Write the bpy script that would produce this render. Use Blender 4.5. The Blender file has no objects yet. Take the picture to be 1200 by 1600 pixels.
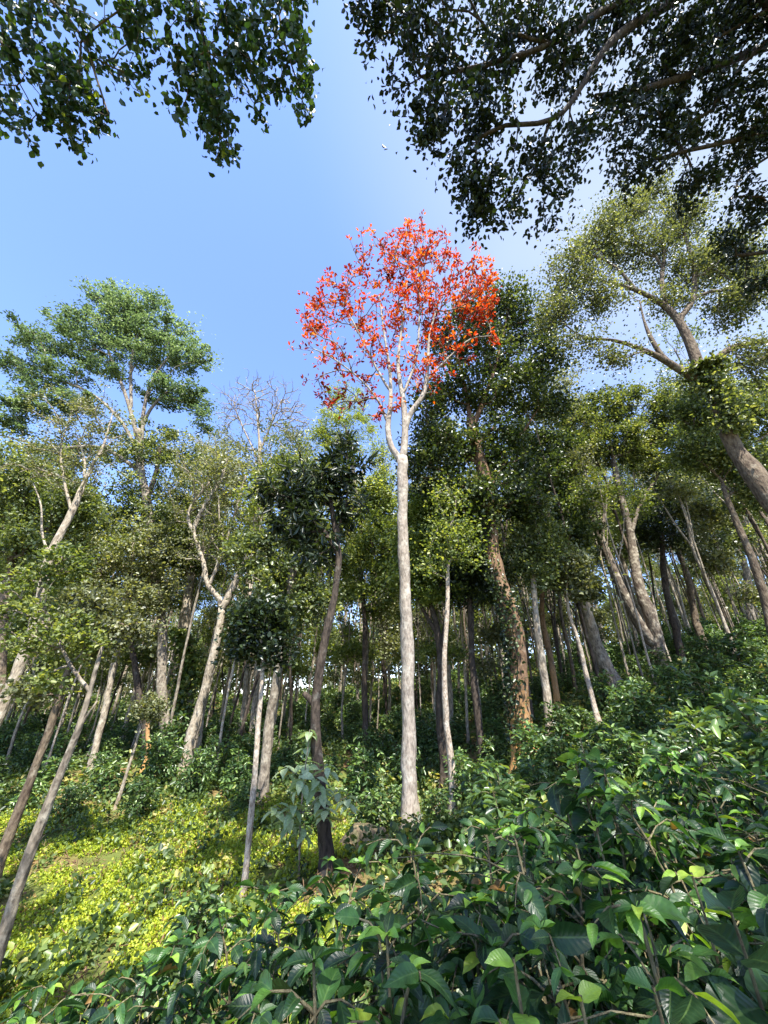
import bpy, math, random
import numpy as np
from mathutils import Vector

# ------------------------------------------------------------------ camera
SC = bpy.context.scene
TH = math.radians(27.0); CT, ST = math.cos(TH), math.sin(TH)
F = 601.0; EZ = 1.6
cam = bpy.data.objects.new("camera", bpy.data.cameras.new("camera"))
SC.collection.objects.link(cam); SC.camera = cam
cam.location = (0, 0, EZ); cam.rotation_euler = (math.radians(90) + TH, 0, 0)
cam.data.sensor_fit = 'VERTICAL'; cam.data.sensor_height = 36.0; cam.data.lens = 36.0 * F / 1600.0
cam.data.clip_start = 0.05; cam.data.clip_end = 3000

# ------------------------------------------------------------------ light
SUN_AZ, SUN_EL = math.radians(161), math.radians(61)      # azimuth clockwise from +Y
world = bpy.data.worlds.new("World"); SC.world = world; world.use_nodes = True
nt = world.node_tree; nt.nodes.clear()
wo = nt.nodes.new('ShaderNodeOutputWorld'); bg = nt.nodes.new('ShaderNodeBackground')
sky = nt.nodes.new('ShaderNodeTexSky'); sky.sky_type = 'NISHITA'; sky.sun_disc = False
sky.sun_elevation = SUN_EL; sky.sun_rotation = SUN_AZ
sky.air_density = 1.0; sky.dust_density = 0.6; sky.ozone_density = 2.0; sky.altitude = 600
tc = nt.nodes.new('ShaderNodeTexCoord'); mp = nt.nodes.new('ShaderNodeMapping')
mp.inputs['Scale'].default_value = (1, 1, 2.2); mp.inputs['Location'].default_value = (0.35, 0.1, 0.0)
no = nt.nodes.new('ShaderNodeTexNoise'); no.inputs['Scale'].default_value = 1.6; no.inputs['Detail'].default_value = 7
rp = nt.nodes.new('ShaderNodeValToRGB'); rp.color_ramp.elements[0].position = .40; rp.color_ramp.elements[1].position = .85
dt = nt.nodes.new('ShaderNodeVectorMath'); dt.operation = 'DOT_PRODUCT'
dt.inputs[1].default_value = Vector((0.50, 0.78, 0.55)).normalized()
mr = nt.nodes.new('ShaderNodeMapRange'); mr.inputs['From Min'].default_value = .86; mr.inputs['From Max'].default_value = 1.0
mul = nt.nodes.new('ShaderNodeMath'); mul.operation = 'MULTIPLY'
mx = nt.nodes.new('ShaderNodeMix'); mx.data_type = 'RGBA'
hs = nt.nodes.new('ShaderNodeHueSaturation'); hs.inputs['Saturation'].default_value = 1.1
L = nt.links
L.new(tc.outputs['Generated'], mp.inputs['Vector']); L.new(mp.outputs[0], no.inputs['Vector'])
L.new(no.outputs['Fac'], rp.inputs[0]); L.new(tc.outputs['Generated'], dt.inputs[0])
L.new(dt.outputs['Value'], mr.inputs['Value']); L.new(rp.outputs[0], mul.inputs[0]); L.new(mr.outputs[0], mul.inputs[1])
tn = nt.nodes.new('ShaderNodeMix'); tn.data_type = 'RGBA'; tn.blend_type = 'MULTIPLY'; tn.inputs['Factor'].default_value = 1; tn.inputs[7].default_value = (1.0, .915, .98, 1)
L.new(sky.outputs[0], tn.inputs[6]); L.new(tn.outputs[2], hs.inputs['Color'])
g1n = nt.nodes.new('ShaderNodeVectorMath'); g1n.operation = 'DOT_PRODUCT'; g1n.inputs[1].default_value = Vector((.80, .22, 1.35)).normalized(); L.new(tc.outputs['Generated'], g1n.inputs[0])
g2n = nt.nodes.new('ShaderNodeMapRange'); g2n.interpolation_type = 'SMOOTHSTEP'; g2n.inputs['From Min'].default_value = .74; g2n.inputs['From Max'].default_value = 1.02; g2n.inputs['To Max'].default_value = .9; L.new(g1n.outputs['Value'], g2n.inputs['Value'])
mxg = nt.nodes.new('ShaderNodeMix'); mxg.data_type = 'RGBA'; mxg.inputs[7].default_value = (1.35, 1.6, 2.0, 1)
L.new(g2n.outputs[0], mxg.inputs['Factor']); L.new(hs.outputs[0], mxg.inputs[6]); L.new(mul.outputs[0], mx.inputs['Factor']); L.new(mxg.outputs[2], mx.inputs[6]); mx.inputs[7].default_value = (2.1, 2.2, 2.4, 1)
L.new(mx.outputs[2], bg.inputs['Color']); L.new(bg.outputs[0], wo.inputs[0])
bg.inputs['Strength'].default_value = 0.15
sl = bpy.data.lights.new("sun", 'SUN'); sl.energy = 4.4; sl.angle = math.radians(0.5); sl.color = (1, .955, .88)
so = bpy.data.objects.new("sun", sl); SC.collection.objects.link(so)
SDIR = Vector((math.sin(SUN_AZ) * math.cos(SUN_EL), math.cos(SUN_AZ) * math.cos(SUN_EL), math.sin(SUN_EL)))
so.rotation_euler = (-SDIR).to_track_quat('-Z', 'Y').to_euler(); so.location = SDIR * 60
SC.view_settings.view_transform = 'Standard'; SC.view_settings.look = 'None'
SC.view_settings.gamma = 1; SC.view_settings.exposure = 1.85
SC.cycles.max_bounces = 7; SC.cycles.diffuse_bounces = 4; SC.cycles.transmission_bounces = 4; SC.cycles.glossy_bounces = 2

rng = np.random.default_rng(11); random.seed(5)

# ------------------------------------------------------------------ pixel -> world helpers
def ray(px, py):
    X = (px - 600) / F; V = (800 - py) / F
    return np.array([X, CT - V * ST, ST + V * CT])
def PY(px, py, Y):
    d = ray(px, py); return np.array([0, 0, EZ]) + d * (Y / d[1])
def PD(px, py, s): return np.array([0, 0, EZ]) + ray(px, py) * s
def depth(p): return p[1] * CT + (p[2] - EZ) * ST
def proj(p):
    p = np.atleast_2d(p); z = p[:, 2] - EZ; d = p[:, 1] * CT + z * ST; d = np.where(d < .01, .01, d)
    return 600 + F * p[:, 0] / d, 800 - F * (-p[:, 1] * ST + z * CT) / d, d

# ------------------------------------------------------------------ terrain
_c = []
for px, py, Y in [(640,1300,11),(705,1275,12.5),(512,1340,9.5),(410,1255,14),(825,1195,13),(862,1178,15),(965,1068,19),
                  (1035,1055,21),(1200,985,30),(285,1208,17),(140,1202,19),(380,1405,8.5),(0,1600,7),(100,1450,9),(200,1350,11),
                  (100,1250,15),(0,1135,45),(300,1118,50),(600,1080,45),(900,1030,42),(1100,1000,38),(-150,1150,45),(1350,940,38),
                  (600,1150,24),(450,1160,28),(200,1150,30),(750,1110,28)]:
    p = PY(px, py, Y); _c.append(tuple(p))
_c += [(0,0,0),(-1.5,0,-.25),(2,0,.2),(4,1,.5),(6,4,.9),(9,9,1.6),(14,13,2.7),(2.5,2.5,.15),(0,3,-.45),(-1.6,2.5,-1.0),(-3,3.8,-1.5),(-4,1,-1.3),
       (4,6,.35),(2.5,8,-.2),(6,10,.7),(0,-8,.2),(8,-8,1.2),(-8,-8,-1.6),(-9,3,-2.0),(20,0,3.2),(-20,0,-3),(1,6,-.75),(-1,7,-1.1),
       (-50,60,1.5),(50,60,9),(0,75,5),(30,75,9),(-30,75,3)]
_c = np.array(_c)
def _U(r2): return np.where(r2 > 1e-9, r2 * np.log(np.maximum(r2, 1e-9)), 0)
def _fit():
    n = len(_c); d2 = ((_c[:, None, :2] - _c[None, :, :2]) ** 2).sum(2)
    A = np.zeros((n + 3, n + 3)); A[:n, :n] = _U(d2) + np.eye(n) * 3.0
    A[:n, n] = 1; A[:n, n + 1:] = _c[:, :2]; A[n:, :n] = A[:n, n:].T
    return np.linalg.solve(A, np.r_[_c[:, 2], 0, 0, 0])
_w = _fit()
def gz(x, y):
    x = np.asarray(x, float); y = np.asarray(y, float); sh = x.shape
    X = np.clip(x.ravel(), -55, 55); Y = np.clip(y.ravel(), -10, 75)
    out = np.empty(len(X))
    for i in range(0, len(X), 20000):
        a, b = X[i:i+20000], Y[i:i+20000]
        d2 = (a[:, None] - _c[None, :, 0]) ** 2 + (b[:, None] - _c[None, :, 1]) ** 2
        out[i:i+20000] = _U(d2) @ _w[:-3] + _w[-3] + _w[-2] * a + _w[-1] * b
    xx, yy = x.ravel(), y.ravel()
    out += .05 * np.sin(xx * 1.7 + 1.3 * np.sin(yy * .9)) * np.cos(yy * 1.3) + .03 * np.sin(xx * 4.1 + yy * 3.3)
    return out.reshape(sh)
def g1(x, y): return float(gz(np.array([x]), np.array([y]))[0])

# ------------------------------------------------------------------ materials
def mat_new(name):
    m = bpy.data.materials.new(name); m.use_nodes = True; t = m.node_tree; t.nodes.clear(); return m, t
def ramp(t, stops):
    r = t.nodes.new('ShaderNodeValToRGB'); e = r.color_ramp.elements
    e[0].position, e[0].color = stops[0][0], (*stops[0][1], 1)
    e[1].position, e[1].color = stops[-1][0], (*stops[-1][1], 1)
    for p, c in stops[1:-1]:
        k = e.new(p); k.color = (*c, 1)
    return r
def leaf_mat(name, stops, trans=.35, rough=.42, tcol=(1.6, 1.5, .5), veins=False, spec=.5):
    m, t = mat_new(name); N = t.nodes; K = t.links
    out = N.new('ShaderNodeOutputMaterial'); a = N.new('ShaderNodeAttribute'); a.attribute_name = 'rnd'
    r = ramp(t, stops); K.new(a.outputs['Fac'], r.inputs[0])
    oi = N.new('ShaderNodeObjectInfo'); mrn = N.new('ShaderNodeMapRange'); K.new(oi.outputs['Random'], mrn.inputs['Value'])
    mrn.inputs['To Min'].default_value = .82; mrn.inputs['To Max'].default_value = 1.2
    h = N.new('ShaderNodeHueSaturation'); K.new(r.outputs[0], h.inputs['Color']); K.new(mrn.outputs[0], h.inputs['Value'])
    col = h.outputs[0]
    p = N.new('ShaderNodeBsdfPrincipled'); p.inputs['Roughness'].default_value = rough; p.inputs['Specular IOR Level'].default_value = spec
    if veins:
        uv = N.new('ShaderNodeUVMap'); uv.uv_map = 'uv'; sp = N.new('ShaderNodeSeparateXYZ'); K.new(uv.outputs[0], sp.inputs[0])
        ab = N.new('ShaderNodeMath'); ab.operation = 'ABSOLUTE'; K.new(sp.outputs['Y'], ab.inputs[0])
        # side veins: sine of (u*n - |v|*k)
        m1 = N.new('ShaderNodeMath'); m1.operation = 'MULTIPLY'; m1.inputs[1].default_value = 58; K.new(sp.outputs['X'], m1.inputs[0])
        m2 = N.new('ShaderNodeMath'); m2.operation = 'MULTIPLY_ADD'; m2.inputs[1].default_value = -9; K.new(ab.outputs[0], m2.inputs[0]); K.new(m1.outputs[0], m2.inputs[2])
        sn = N.new('ShaderNodeMath'); sn.operation = 'SINE'; K.new(m2.outputs[0], sn.inputs[0])
        mid = N.new('ShaderNodeMapRange'); mid.inputs['From Min'].default_value = .02; mid.inputs['From Max'].default_value = .10
        K.new(ab.outputs[0], mid.inputs['Value'])
        bm = N.new('ShaderNodeMath'); bm.operation = 'MULTIPLY'; K.new(sn.outputs[0], bm.inputs[0]); K.new(mid.outputs[0], bm.inputs[1])
        bu = N.new('ShaderNodeBump'); bu.inputs['Strength'].default_value = .22; bu.inputs['Distance'].default_value = .002
        K.new(bm.outputs[0], bu.inputs['Height']); K.new(bu.outputs[0], p.inputs['Normal'])
        sv = N.new('ShaderNodeMapRange'); sv.inputs['From Min'].default_value = .86; sv.inputs['From Max'].default_value = 1.0; K.new(sn.outputs[0], sv.inputs['Value'])
        fm = N.new('ShaderNodeMath'); fm.operation = 'MULTIPLY'; fm.inputs[1].default_value = .07; K.new(sv.outputs[0], fm.inputs[0])
        im = N.new('ShaderNodeMath'); im.operation = 'SUBTRACT'; im.inputs[0].default_value = 1.0; K.new(mid.outputs[0], im.inputs[1])
        mm = N.new('ShaderNodeMath'); mm.operation = 'MAXIMUM'; K.new(fm.outputs[0], mm.inputs[0])
        im2 = N.new('ShaderNodeMath'); im2.operation = 'MULTIPLY'; im2.inputs[1].default_value = .35; K.new(im.outputs[0], im2.inputs[0]); K.new(im2.outputs[0], mm.inputs[1])
        vx = N.new('ShaderNodeMix'); vx.data_type = 'RGBA'; K.new(mm.outputs[0], vx.inputs['Factor']); K.new(col, vx.inputs[6]); vx.inputs[7].default_value = (.16, .26, .07, 1)
        # blotches of dust / wear
        tx = N.new('ShaderNodeTexCoord'); nz = N.new('ShaderNodeTexNoise'); nz.inputs['Scale'].default_value = 34; nz.inputs['Detail'].default_value = 5
        K.new(tx.outputs['Object'], nz.inputs['Vector'])
        br = N.new('ShaderNodeMapRange'); br.inputs['From Min'].default_value = .3; br.inputs['From Max'].default_value = .75; br.inputs['To Min'].default_value = .72; br.inputs['To Max'].default_value = 1.35
        K.new(nz.outputs['Fac'], br.inputs['Value']); h2 = N.new('ShaderNodeHueSaturation'); K.new(vx.outputs[2], h2.inputs['Color']); K.new(br.outputs[0], h2.inputs['Value'])
        col = h2.outputs[0]
        rr = N.new('ShaderNodeMapRange'); rr.inputs['To Min'].default_value = rough - .12; rr.inputs['To Max'].default_value = rough + .25
        K.new(nz.outputs['Fac'], rr.inputs['Value']); K.new(rr.outputs[0], p.inputs['Roughness'])
    K.new(col, p.inputs['Base Color'])
    tr = N.new('ShaderNodeBsdfTranslucent'); mt = N.new('ShaderNodeMix'); mt.data_type = 'RGBA'; mt.blend_type = 'MULTIPLY'
    mt.inputs['Factor'].default_value = 1; K.new(col, mt.inputs[6]); mt.inputs[7].default_value = (*tcol, 1); K.new(mt.outputs[2], tr.inputs['Color'])
    ms = N.new('ShaderNodeMixShader'); ms.inputs[0].default_value = trans
    K.new(p.outputs[0], ms.inputs[1]); K.new(tr.outputs[0], ms.inputs[2]); K.new(ms.outputs[0], out.inputs[0])
    return m
def bark_mat(name, c1, c2, c3, spots=.5, scale=9, orange=None, bump=.6):
    """c1 bark, c2 dark furrow, c3 pale lichen; orange: colour of bare soil-stained foot (object z below ~1.5 m)"""
    m, t = mat_new(name); N = t.nodes; K = t.links
    out = N.new('ShaderNodeOutputMaterial'); p = N.new('ShaderNodeBsdfPrincipled'); p.inputs['Roughness'].default_value = .9; p.inputs['Specular IOR Level'].default_value = .2
    tx = N.new('ShaderNodeTexCoord'); mpg = N.new('ShaderNodeMapping'); mpg.inputs['Scale'].default_value = (1, 1, .35); K.new(tx.outputs['Object'], mpg.inputs[0])
    n1 = N.new('ShaderNodeTexNoise'); n1.inputs['Scale'].default_value = scale * 1.6; n1.inputs['Detail'].default_value = 8; n1.inputs['Roughness'].default_value = .65; K.new(mpg.outputs[0], n1.inputs['Vector'])
    n2 = N.new('ShaderNodeTexNoise'); n2.inputs['Scale'].default_value = scale * .45; n2.inputs['Detail'].default_value = 6; n2.inputs['Roughness'].default_value = .7; K.new(tx.outputs['Object'], n2.inputs['Vector'])
    r1 = ramp(t, [(.36, c2), (.47, tuple(.55 * a + .45 * b for a, b in zip(c1, c2))), (.54, c1), (.70, tuple(min(1, a * 1.25) for a in c1))]); K.new(n1.outputs['Fac'], r1.inputs[0])
    r2 = N.new('ShaderNodeMapRange'); r2.inputs['From Min'].default_value = .62 - .2 * spots; r2.inputs['From Max'].default_value = .72 - .12 * spots; K.new(n2.outputs['Fac'], r2.inputs['Value'])
    mxx = N.new('ShaderNodeMix'); mxx.data_type = 'RGBA'; K.new(r2.outputs[0], mxx.inputs['Factor']); K.new(r1.outputs[0], mxx.inputs[6]); mxx.inputs[7].default_value = (*c3, 1)
    col = mxx.outputs[2]
    if orange:
        sp = N.new('ShaderNodeSeparateXYZ'); K.new(tx.outputs['Object'], sp.inputs[0])
        ad = N.new('ShaderNodeMath'); ad.operation = 'MULTIPLY_ADD'; K.new(n2.outputs['Fac'], ad.inputs[0]); ad.inputs[1].default_value = 3.2; K.new(sp.outputs['Z'], ad.inputs[2])
        r3 = N.new('ShaderNodeMapRange'); r3.inputs['From Min'].default_value = orange[1] + 1.2; r3.inputs['From Max'].default_value = orange[1] + 3.2; r3.inputs['To Min'].default_value = .85; r3.inputs['To Max'].default_value = 0
        K.new(ad.outputs[0], r3.inputs['Value']); m3 = N.new('ShaderNodeMix'); m3.data_type = 'RGBA'
        K.new(r3.outputs[0], m3.inputs['Factor']); K.new(col, m3.inputs[6]); m3.inputs[7].default_value = (*orange[0], 1); col = m3.outputs[2]
    K.new(col, p.inputs['Base Color'])
    n4 = N.new('ShaderNodeTexVoronoi'); n4.inputs['Scale'].default_value = scale * 2.2; K.new(mpg.outputs[0], n4.inputs['Vector'])
    ah = N.new('ShaderNodeMath'); ah.operation = 'ADD'; K.new(n1.outputs['Fac'], ah.inputs[0]); K.new(n4.outputs['Distance'], ah.inputs[1])
    bu = N.new('ShaderNodeBump'); bu.inputs['Strength'].default_value = bump; bu.inputs['Distance'].default_value = .03; K.new(ah.outputs[0], bu.inputs['Height']); K.new(bu.outputs[0], p.inputs['Normal'])
    K.new(p.outputs[0], out.inputs[0]); return m

DK = [(0, (.010, .020, .010)), (.5, (.026, .044, .019)), (.85, (.055, .085, .034)), (1, (.13, .16, .06))]
MDG = [(0, (.030, .048, .020)), (.5, (.10, .136, .052)), (.85, (.20, .235, .095)), (1, (.30, .32, .14))]
M = {
 'leaf_dark': leaf_mat('leaf_dark', DK, .28, .36),
 'leaf_mid': leaf_mat('leaf_mid', MDG, .42, .38),
 'leaf_deep': leaf_mat('leaf_deep', [(0, (.014, .028, .012)), (.5, (.045, .072, .026)), (.85, (.11, .15, .05)), (1, (.22, .25, .10))], .34, .38),
 'leaf_silver': leaf_mat('leaf_silver', [(0, (.04, .055, .025)), (.5, (.12, .145, .075)), (.9, (.22, .25, .14)), (1, (.32, .33, .18))], .4, .4),
 'leaf_blue': leaf_mat('leaf_blue', [(0, (.045, .075, .040)), (.5, (.12, .17, .085)), (.9, (.22, .28, .14)), (1, (.30, .36, .2))], .4, .5, (1.3, 1.4, .8)),
 'leaf_olive': leaf_mat('leaf_olive', [(0, (.045, .056, .026)), (.5, (.145, .165, .078)), (.9, (.26, .275, .15)), (1, (.38, .37, .22))], .36, .45),
 'leaf_lime': leaf_mat('leaf_lime', [(0, (.05, .08, .022)), (.5, (.15, .20, .055)), (1, (.34, .37, .12))], .45, .5),
 'leaf_yellow': leaf_mat('leaf_yellow', [(0, (.16, .23, .02)), (.6, (.28, .36, .03)), (1, (.42, .40, .05))], .5, .5),
 'leaf_red': leaf_mat('leaf_red', [(0, (.07, .014, .008)), (.3, (.26, .022, .008)), (.6, (.56, .050, .008)), (.8, (.70, .13, .01)), (1, (.80, .28, .03))], .32, .6, (1.2, 1.1, .4), False, .15),
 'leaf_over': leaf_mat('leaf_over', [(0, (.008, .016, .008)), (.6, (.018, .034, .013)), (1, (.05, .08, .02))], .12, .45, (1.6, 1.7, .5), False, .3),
 'leaf_hang': leaf_mat('leaf_hang', [(0, (.014, .032, .014)), (.6, (.03, .062, .024)), (.93, (.07, .12, .03)), (1, (.20, .24, .04))], .24, .45, (1.6, 1.7, .5), False, .35),
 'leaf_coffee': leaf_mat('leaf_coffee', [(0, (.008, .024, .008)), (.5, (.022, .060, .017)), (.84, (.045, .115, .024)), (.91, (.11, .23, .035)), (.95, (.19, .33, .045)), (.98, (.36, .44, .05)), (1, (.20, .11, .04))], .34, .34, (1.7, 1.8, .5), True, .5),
 'leaf_bush': leaf_mat('leaf_bush', [(0, (.020, .048, .018)), (.5, (.068, .125, .040)), (.9, (.15, .235, .072)), (1, (.24, .33, .09))], .34, .33),
 'leaf_cover': leaf_mat('leaf_cover', [(0, (.10, .16, .02)), (.35, (.26, .34, .028)), (.8, (.43, .48, .04)), (.95, (.38, .38, .06)), (1, (.36, .24, .09))], .42, .55),
 'leaf_under': leaf_mat('leaf_under', [(0, (.028, .052, .018)), (.5, (.082, .130, .036)), (.9, (.18, .24, .06)), (1, (.32, .30, .10))], .38, .42),
 'leaf_pale': leaf_mat('leaf_pale', [(0, (.20, .28, .14)), (.7, (.36, .44, .26)), (.86, (.40, .46, .26)), (1, (.66, .38, .08))], .35, .4, (1.2, 1.3, .6), True),
 'leaf_dry': leaf_mat('leaf_dry', [(0, (.10, .05, .025)), (.5, (.22, .13, .06)), (1, (.38, .27, .13))], .2, .7, (1.2, 1, .7)),
 'bark_pale': bark_mat('bark_pale', (.35, .285, .215), (.15, .115, .085), (.44, .39, .32), .75, 16, ((.28, .15, .06), -1.2), .5),
 'bark_smooth': bark_mat('bark_smooth', (.28, .24, .195), (.15, .125, .10), (.38, .35, .29), .62, 10, ((.28, .17, .08), -1.4), .35),
 'bark_grey': bark_mat('bark_grey', (.19, .16, .12), (.065, .052, .04), (.30, .27, .21), .55, 9, ((.30, .18, .08), -1.3)),
 'bark_brown': bark_mat('bark_brown', (.13, .10, .068), (.05, .034, .024), (.22, .19, .14), .35, 9),
 'bark_orange': bark_mat('bark_orange', (.17, .105, .06), (.07, .045, .028), (.26, .2, .14), .3, 8, ((.48, .26, .09), .9)),
 'bark_tan': bark_mat('bark_tan', (.29, .245, .18), (.12, .095, .07), (.38, .34, .27), .6, 9, ((.42, .25, .10), -1.2)),
 'bark_dark': bark_mat('bark_dark', (.060, .046, .035), (.022, .017, .013), (.12, .11, .09), .3, 9),
 'bark_mottle': bark_mat('bark_mottle', (.13, .105, .078), (.05, .034, .026), (.33, .29, .22), .55, 7),
 'stem_green': bark_mat('stem_green', (.15, .13, .07), (.07, .055, .03), (.26, .23, .13), .4, 30),
}

# ------------------------------------------------------------------ mesh helpers
COL = SC.collection
class MB:
    def __init__(s): s.v = []; s.f = []; s.n = 0; s.r = []; s.uv = []
    def add(s, v, faces, rnd=None, uv=None):          # faces: (k,m) int array, all m-gons
        s.v.append(v); s.f.append(faces + s.n); s.n += len(v)
        s.r.append(np.zeros(len(v)) if rnd is None else rnd)
        s.uv.append(np.zeros((len(v), 2)) if uv is None else uv)
    def build(s, name, mat, parent=None, smooth=True, use_uv=False):
        me = bpy.data.meshes.new(name)
        V = np.concatenate(s.v).astype(np.float32)
        sizes = np.concatenate([np.full(len(f), f.shape[1]) for f in s.f]); loops = np.concatenate([f.ravel() for f in s.f])
        me.vertices.add(len(V)); me.vertices.foreach_set('co', V.ravel())
        me.loops.add(len(loops)); me.loops.foreach_set('vertex_index', loops.astype(np.int32))
        me.polygons.add(len(sizes)); st = np.concatenate([[0], np.cumsum(sizes)[:-1]])
        me.polygons.foreach_set('loop_start', st.astype(np.int32)); me.polygons.foreach_set('loop_total', sizes.astype(np.int32))
        me.polygons.foreach_set('use_smooth', np.full(len(sizes), smooth))
        a = me.attributes.new('rnd', 'FLOAT', 'POINT'); a.data.foreach_set('value', np.concatenate(s.r).astype(np.float32))
        if use_uv:
            u = me.uv_layers.new(name='uv'); uv = np.concatenate(s.uv)[loops].astype(np.float32); u.data.foreach_set('uv', uv.ravel())
        me.update(calc_edges=True); me.materials.append(M[mat])
        o = bpy.data.objects.new(name, me); COL.objects.link(o)
        if parent: o.parent = parent
        return o
def thing(name, label, cat, loc, group=None):
    o = bpy.data.objects.new(name, None); COL.objects.link(o); o.location = tuple(loc); o.empty_display_size = .3
    o['label'] = label; o['category'] = cat
    if group: o['group'] = group
    return o
def copy_tree(o, loc, rz, sc, label=None):
    r = o.copy(); COL.objects.link(r); r.location = tuple(loc); r.rotation_euler = (0, 0, rz); r.scale = sc
    if label: r['label'] = label
    for ch in list(o.children):
        c = ch.copy(); COL.objects.link(c); c.parent = r
    return r
def nrm(v): return v / np.maximum(np.linalg.norm(v, axis=-1, keepdims=True), 1e-9)
def tube(mb, pts, rad, k=6, bulge=0.0, cap=True, foot=0.0):
    pts = np.asarray(pts, float); n = len(pts); rad = np.broadcast_to(np.asarray(rad, float), (n,))
    t = np.gradient(pts, axis=0) if n > 2 else np.repeat((pts[1:] - pts[:1]), 2, axis=0); t = nrm(t)
    md = nrm(t.mean(0)); ref = np.eye(3)[np.argmin(abs(md))]
    a = nrm(np.cross(t, ref)); b = np.cross(t, a)
    an = np.arange(k) * 2 * math.pi / k
    R = rad[:, None] * np.ones(k)
    if bulge:
        ph = rng.random(4) * 6.28; hh = np.arange(n)[:, None] * .35
        R = R * (1 + bulge * (np.sin(2 * an + ph[0] + hh * .6) * .6 + np.sin(3 * an + ph[1] - hh * .4) * .5 + rng.normal(0, .25, (n, k))))
    if foot:
        hh = pts[:, 2] - pts[0, 2]; ph = rng.random(2) * 6.28
        R = R * (1 + foot * np.exp(-hh / .38)[:, None] * (np.maximum(0, np.sin(3 * an + ph[0])) + .6 * np.maximum(0, np.sin(5 * an + ph[1]))))
    V = (pts[:, None] + R[..., None] * (np.cos(an)[None, :, None] * a[:, None] + np.sin(an)[None, :, None] * b[:, None])).reshape(-1, 3)
    i = np.arange(n - 1)[:, None] * k; j = np.arange(k)[None]; j2 = (j + 1) % k
    mb.add(V, np.stack([i + j, i + j2, i + k + j2, i + k + j], -1).reshape(-1, 4))
    if cap and k > 3 and rad[-1] > .012: mb.f.append(np.array([[mb.n - k + q for q in range(k)]]))
def smooth_line(pts, step=.35):
    pts = np.asarray(pts, float)
    P = np.vstack([2 * pts[0] - pts[1], pts, 2 * pts[-1] - pts[-2]]); out = []
    for i in range(1, len(P) - 2):
        n = max(2, int(np.linalg.norm(P[i + 1] - P[i]) / step)); t = np.linspace(0, 1, n, endpoint=False)[:, None]
        a, b, c, d = P[i - 1], P[i], P[i + 1], P[i + 2]
        out.append(.5 * ((2 * b) + (-a + c) * t + (2 * a - 5 * b + 4 * c - d) * t ** 2 + (-a + 3 * b - 3 * c + d) * t ** 3))
    out.append(P[-2:-1]); return np.vstack(out)

def leaf_cloud(mb, c, L=.1, W=.05, up=.7, kind='hex', rnd=None, dirs=None, droop=0.0):
    """many small leaves at points c (n,3)"""
    n = len(c); 
    nn = nrm(rng.normal(0, 1, (n, 3)) * (1 - up * .55) + np.array([0, 0, up]))
    d = rng.normal(0, 1, (n, 3)) if dirs is None else dirs + rng.normal(0, .5, (n, 3))
    d[:, 2] -= droop
    d = nrm(d - (d * nn).sum(1, keepdims=True) * nn)
    if droop: nn = nrm(nn + 0); 
    s = np.cross(d, nn); sz = rng.uniform(.6, 1.25, (n, 1)); l = L * sz; w = W * sz * rng.uniform(.8, 1.15, (n, 1)); lift = nn * w * .35
    if rnd is None: rnd = rng.random(n)
    if kind == 'hex':
        p = [c, c + d * l * .33 + s * w + lift, c + d * l * .72 + s * w * .75 + lift, c + d * l - nn * l * .12, c + d * l * .72 - s * w * .75 + lift, c + d * l * .33 - s * w + lift]
        V = np.stack(p, 1).reshape(-1, 3); b = np.arange(n)[:, None] * 6
        mb.add(V, np.concatenate([b + np.array([0, 1, 2, 3]), b + np.array([0, 3, 4, 5])]), np.repeat(rnd, 6))
    else:
        p = [c, c + d * l * .45 + s * w, c + d * l, c + d * l * .45 - s * w]
        V = np.stack(p, 1).reshape(-1, 3); b = np.arange(n)[:, None] * 4
        mb.add(V, b + np.array([0, 1, 2, 3]), np.repeat(rnd, 4))

def big_leaves(mb, base, d, nn, L, W, rnd, nl=7, droop=.35, fold=.35, wave=.06):
    """n detailed leaves: pointed oval blade folded at the midrib, drooping, wavy edged, with a short stalk gap"""
    n = len(base); d = nrm(d); nn = nrm(nn - (nn * d).sum(1, keepdims=True) * d); s = np.cross(d, nn)
    t = np.linspace(0, 1, nl + 1); prof = (np.sin(math.pi * np.clip(t, 0, 1) ** .82) ** .9) * (1 - .25 * t) ; prof = prof / prof.max()
    prof[-1] = 0.0; prof[0] = .04; prof[-2] *= .8
    v = np.array([-1, -.5, 0, .5, 1.0])
    L = np.asarray(L).reshape(-1, 1, 1, 1); W = np.asarray(W).reshape(-1, 1, 1, 1)
    T = t[None, :, None, None]; Vv = v[None, None, :, None]; PR = prof[None, :, None, None]
    dr = droop * rng.uniform(.3, 1.6, (n, 1, 1, 1)); fo = fold * rng.uniform(.3, 1.5, (n, 1, 1, 1)); tw = rng.normal(0, .25, (n, 1, 1, 1))
    D = d[:, None, None]; S = s[:, None, None]; NN = nn[:, None, None]
    ang = dr * T * 1.6
    cen = D * (np.sin(ang + 1e-4) / (dr * 1.6 + 1e-4 / 1)) * L - NN * ((1 - np.cos(ang)) / (dr * 1.6 + 1e-4)) * L
    ph = rng.uniform(0, 6.28, (n, 1, 1, 1))
    zz = np.abs(Vv) ** 1.3 * fo * W * PR + np.sin(T * 16 + ph + Vv * 1.5) * wave * W * np.abs(Vv) + tw * Vv * W * T
    Nl = NN * np.cos(ang) + D * np.sin(ang)
    P = base[:, None, None] + cen + S * Vv * W * PR * (1 - .12 * fo) + Nl * zz * PR ** .5
    m = (nl + 1) * 5
    uv = np.stack([np.broadcast_to(t[:, None], (nl + 1, 5)), np.broadcast_to(v[None] * 1.0, (nl + 1, 5))], -1).reshape(-1, 2)
    b = np.arange(n)[:, None, None, None] * m; i = np.arange(nl)[None, :, None, None] * 5; j = np.arange(4)[None, None, :, None]
    f = (b + i + j + np.array([0, 1, 6, 5])).reshape(-1, 4)
    mb.add(P.reshape(-1, 3), f, np.repeat(rnd, m), np.tile(uv, (n, 1)))

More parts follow.
